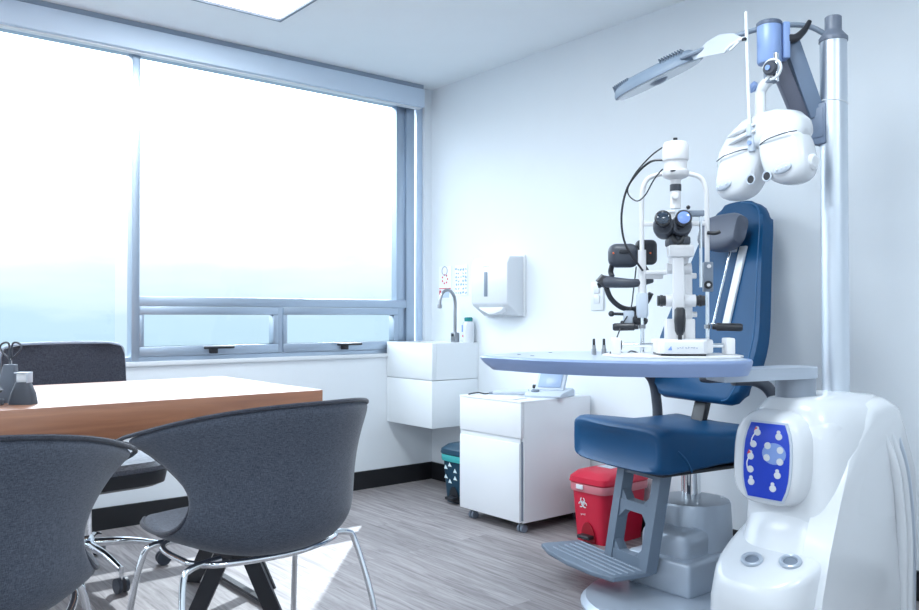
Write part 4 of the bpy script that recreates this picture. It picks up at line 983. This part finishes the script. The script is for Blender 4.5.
# cables from lamp housing
part(MB().tube([(-.045, .02, .625), (-.08, .03, .60), (-.125, .05, .55), (-.145, .06, .50), (-.12, .05, .47), (-.095, .04, .485), (-.07, .02, .53), (-.045, .02, .56)], .0022, 8), 'thin_cable', BLACK)
part(MB().tube([(-.042, .01, .585), (-.08, .02, .583), (-.12, .04, .55), (-.15, .06, .50), (-.163, .07, .42), (-.150, .08, .34), (-.105, .085, .27), (-.098, .09, .262)], .0036, 8), 'power_cable', BLACK)

# ------------------------------------------------------------------ headset hanging on the left upright
HS = thing('indirect_ophthalmoscope', 'black binocular headset hanging behind the left upright of the slit lamp', 'headset', (2.50, -1.01, 1.05), math.radians(40))
# place using slit lamp frame: origin left of upright
HS.location = (2.572 + (-.118) * math.cos(math.radians(44)) - (.14) * math.sin(math.radians(44)), -1.038 + (-.118) * math.sin(math.radians(44)) + (.14) * math.cos(math.radians(44)), TZ + .10)
HS.rotation_euler = (0, 0, math.radians(44)); HS.scale = (1.08, 1.08, 1.05); HS.location += Vector((.014, .014, -.012))
MB().box((-.050, 0, .212), (.088, .05, .072), .024, 5).build('optics_box', DARKG, HS)
MB().box((-.050, -.022, .222), (.028, .012, .012), .003).build('front_slot', BLACK, HS)
MB().box((.016, .012, .222), (.062, .045, .075), .016, 4).build('mirror_housing', BLACK, HS)
MB().ball((-.080, -.025, .218), .0028).ball((.026, -.014, .218), .0028).build('orange_dot', mat('orange_dot', (.7, .12, .03), .4), HS)
MB().tube([(-.082, 0, .185), (-.086, .005, .165), (-.082, 0, .15)], .008, 10).build('hinge_arm', BLACK, HS)
MB().tube([(.0, .0, .19), (.018, .0, .16), (.02, 0, .14)], .009, 10).build('hinge_arm', BLACK, HS)
MB().tube([(-.105, 0, .135), (-.07, -.03, .130), (-.02, -.035, .128), (.03, -.01, .138)], lambda t: .019 - .010 * t, 12).build('brow_band', DARKG, HS)
MB().cyl((-.115, 0, .125), (-.098, 0, .145), .02).cyl((-.124, 0, .122), (-.112, 0, .126), .008).build('band_knob', BLACK, HS)
MB().tube([(-.10, .01, .122), (-.085, .02, .085), (-.055, .025, .058), (-.02, .025, .052), (.012, .02, .066), (.03, .01, .10)], .008, 12).build('head_band', BLACK, HS)
MB().box((-.035, 0, .025), (.032, .03, .045), .006).build('clamp_block', LTG, HS)
MB().cyl((-.08, -.005, .038), (-.03, -.005, .036), .0045).ball((-.085, -.005, .038), .009).ball((-.055, -.02, .012), .006).build('clamp_screw', BLACK, HS)
MB().box((-.008, -.01, .018), (.035, .03, .028), .008).tube([(-.02, 0, .04), (.0, -.02, .02), (.01, -.03, .015)], .010, 10).build('hook', BLACK, HS)
MB().tube([(-.012, .01, .18), (-.02, .012, .11), (-.03, .0, .05), (-.06, -.04, .0), (-.085, -.08, -.06), (-.105, -.115, -.092)], .002, 8).build('cable', BLACK, HS)
# two small plugs on the table
for i, (x, y, lab) in enumerate(((2.314, -1.124, 'silver plug with black collar on the table, left one of the pair'), (2.334, -1.100, 'silver plug with black collar on the table, right one joined to a cable'))):
    t = thing('plug', lab, 'plug', (x, y, TZ), 0, 'silver plugs standing on the swing table')
    MB().lathe((0, 0, 0), [(.0075, 0), (.0075, .018), (.0055, .020), (.0055, .030)]).build('sleeve', STEEL, t)
    MB().lathe((0, 0, .029), [(.0042, 0), (.0042, .018), (.003, .021)]).build('collar', BLACK, t)
tag(MB().tube([(2.346, -1.094, TZ + .004), (2.362, -1.072, TZ + .010), (2.385, -1.056, TZ + .004), (2.398, -1.045, TZ + .012), (2.408, -1.02, TZ + .004)], .0022, 8).build('short_cable', BLACK), 'short black curled cable lying between the plugs and the slit lamp', 'cable')
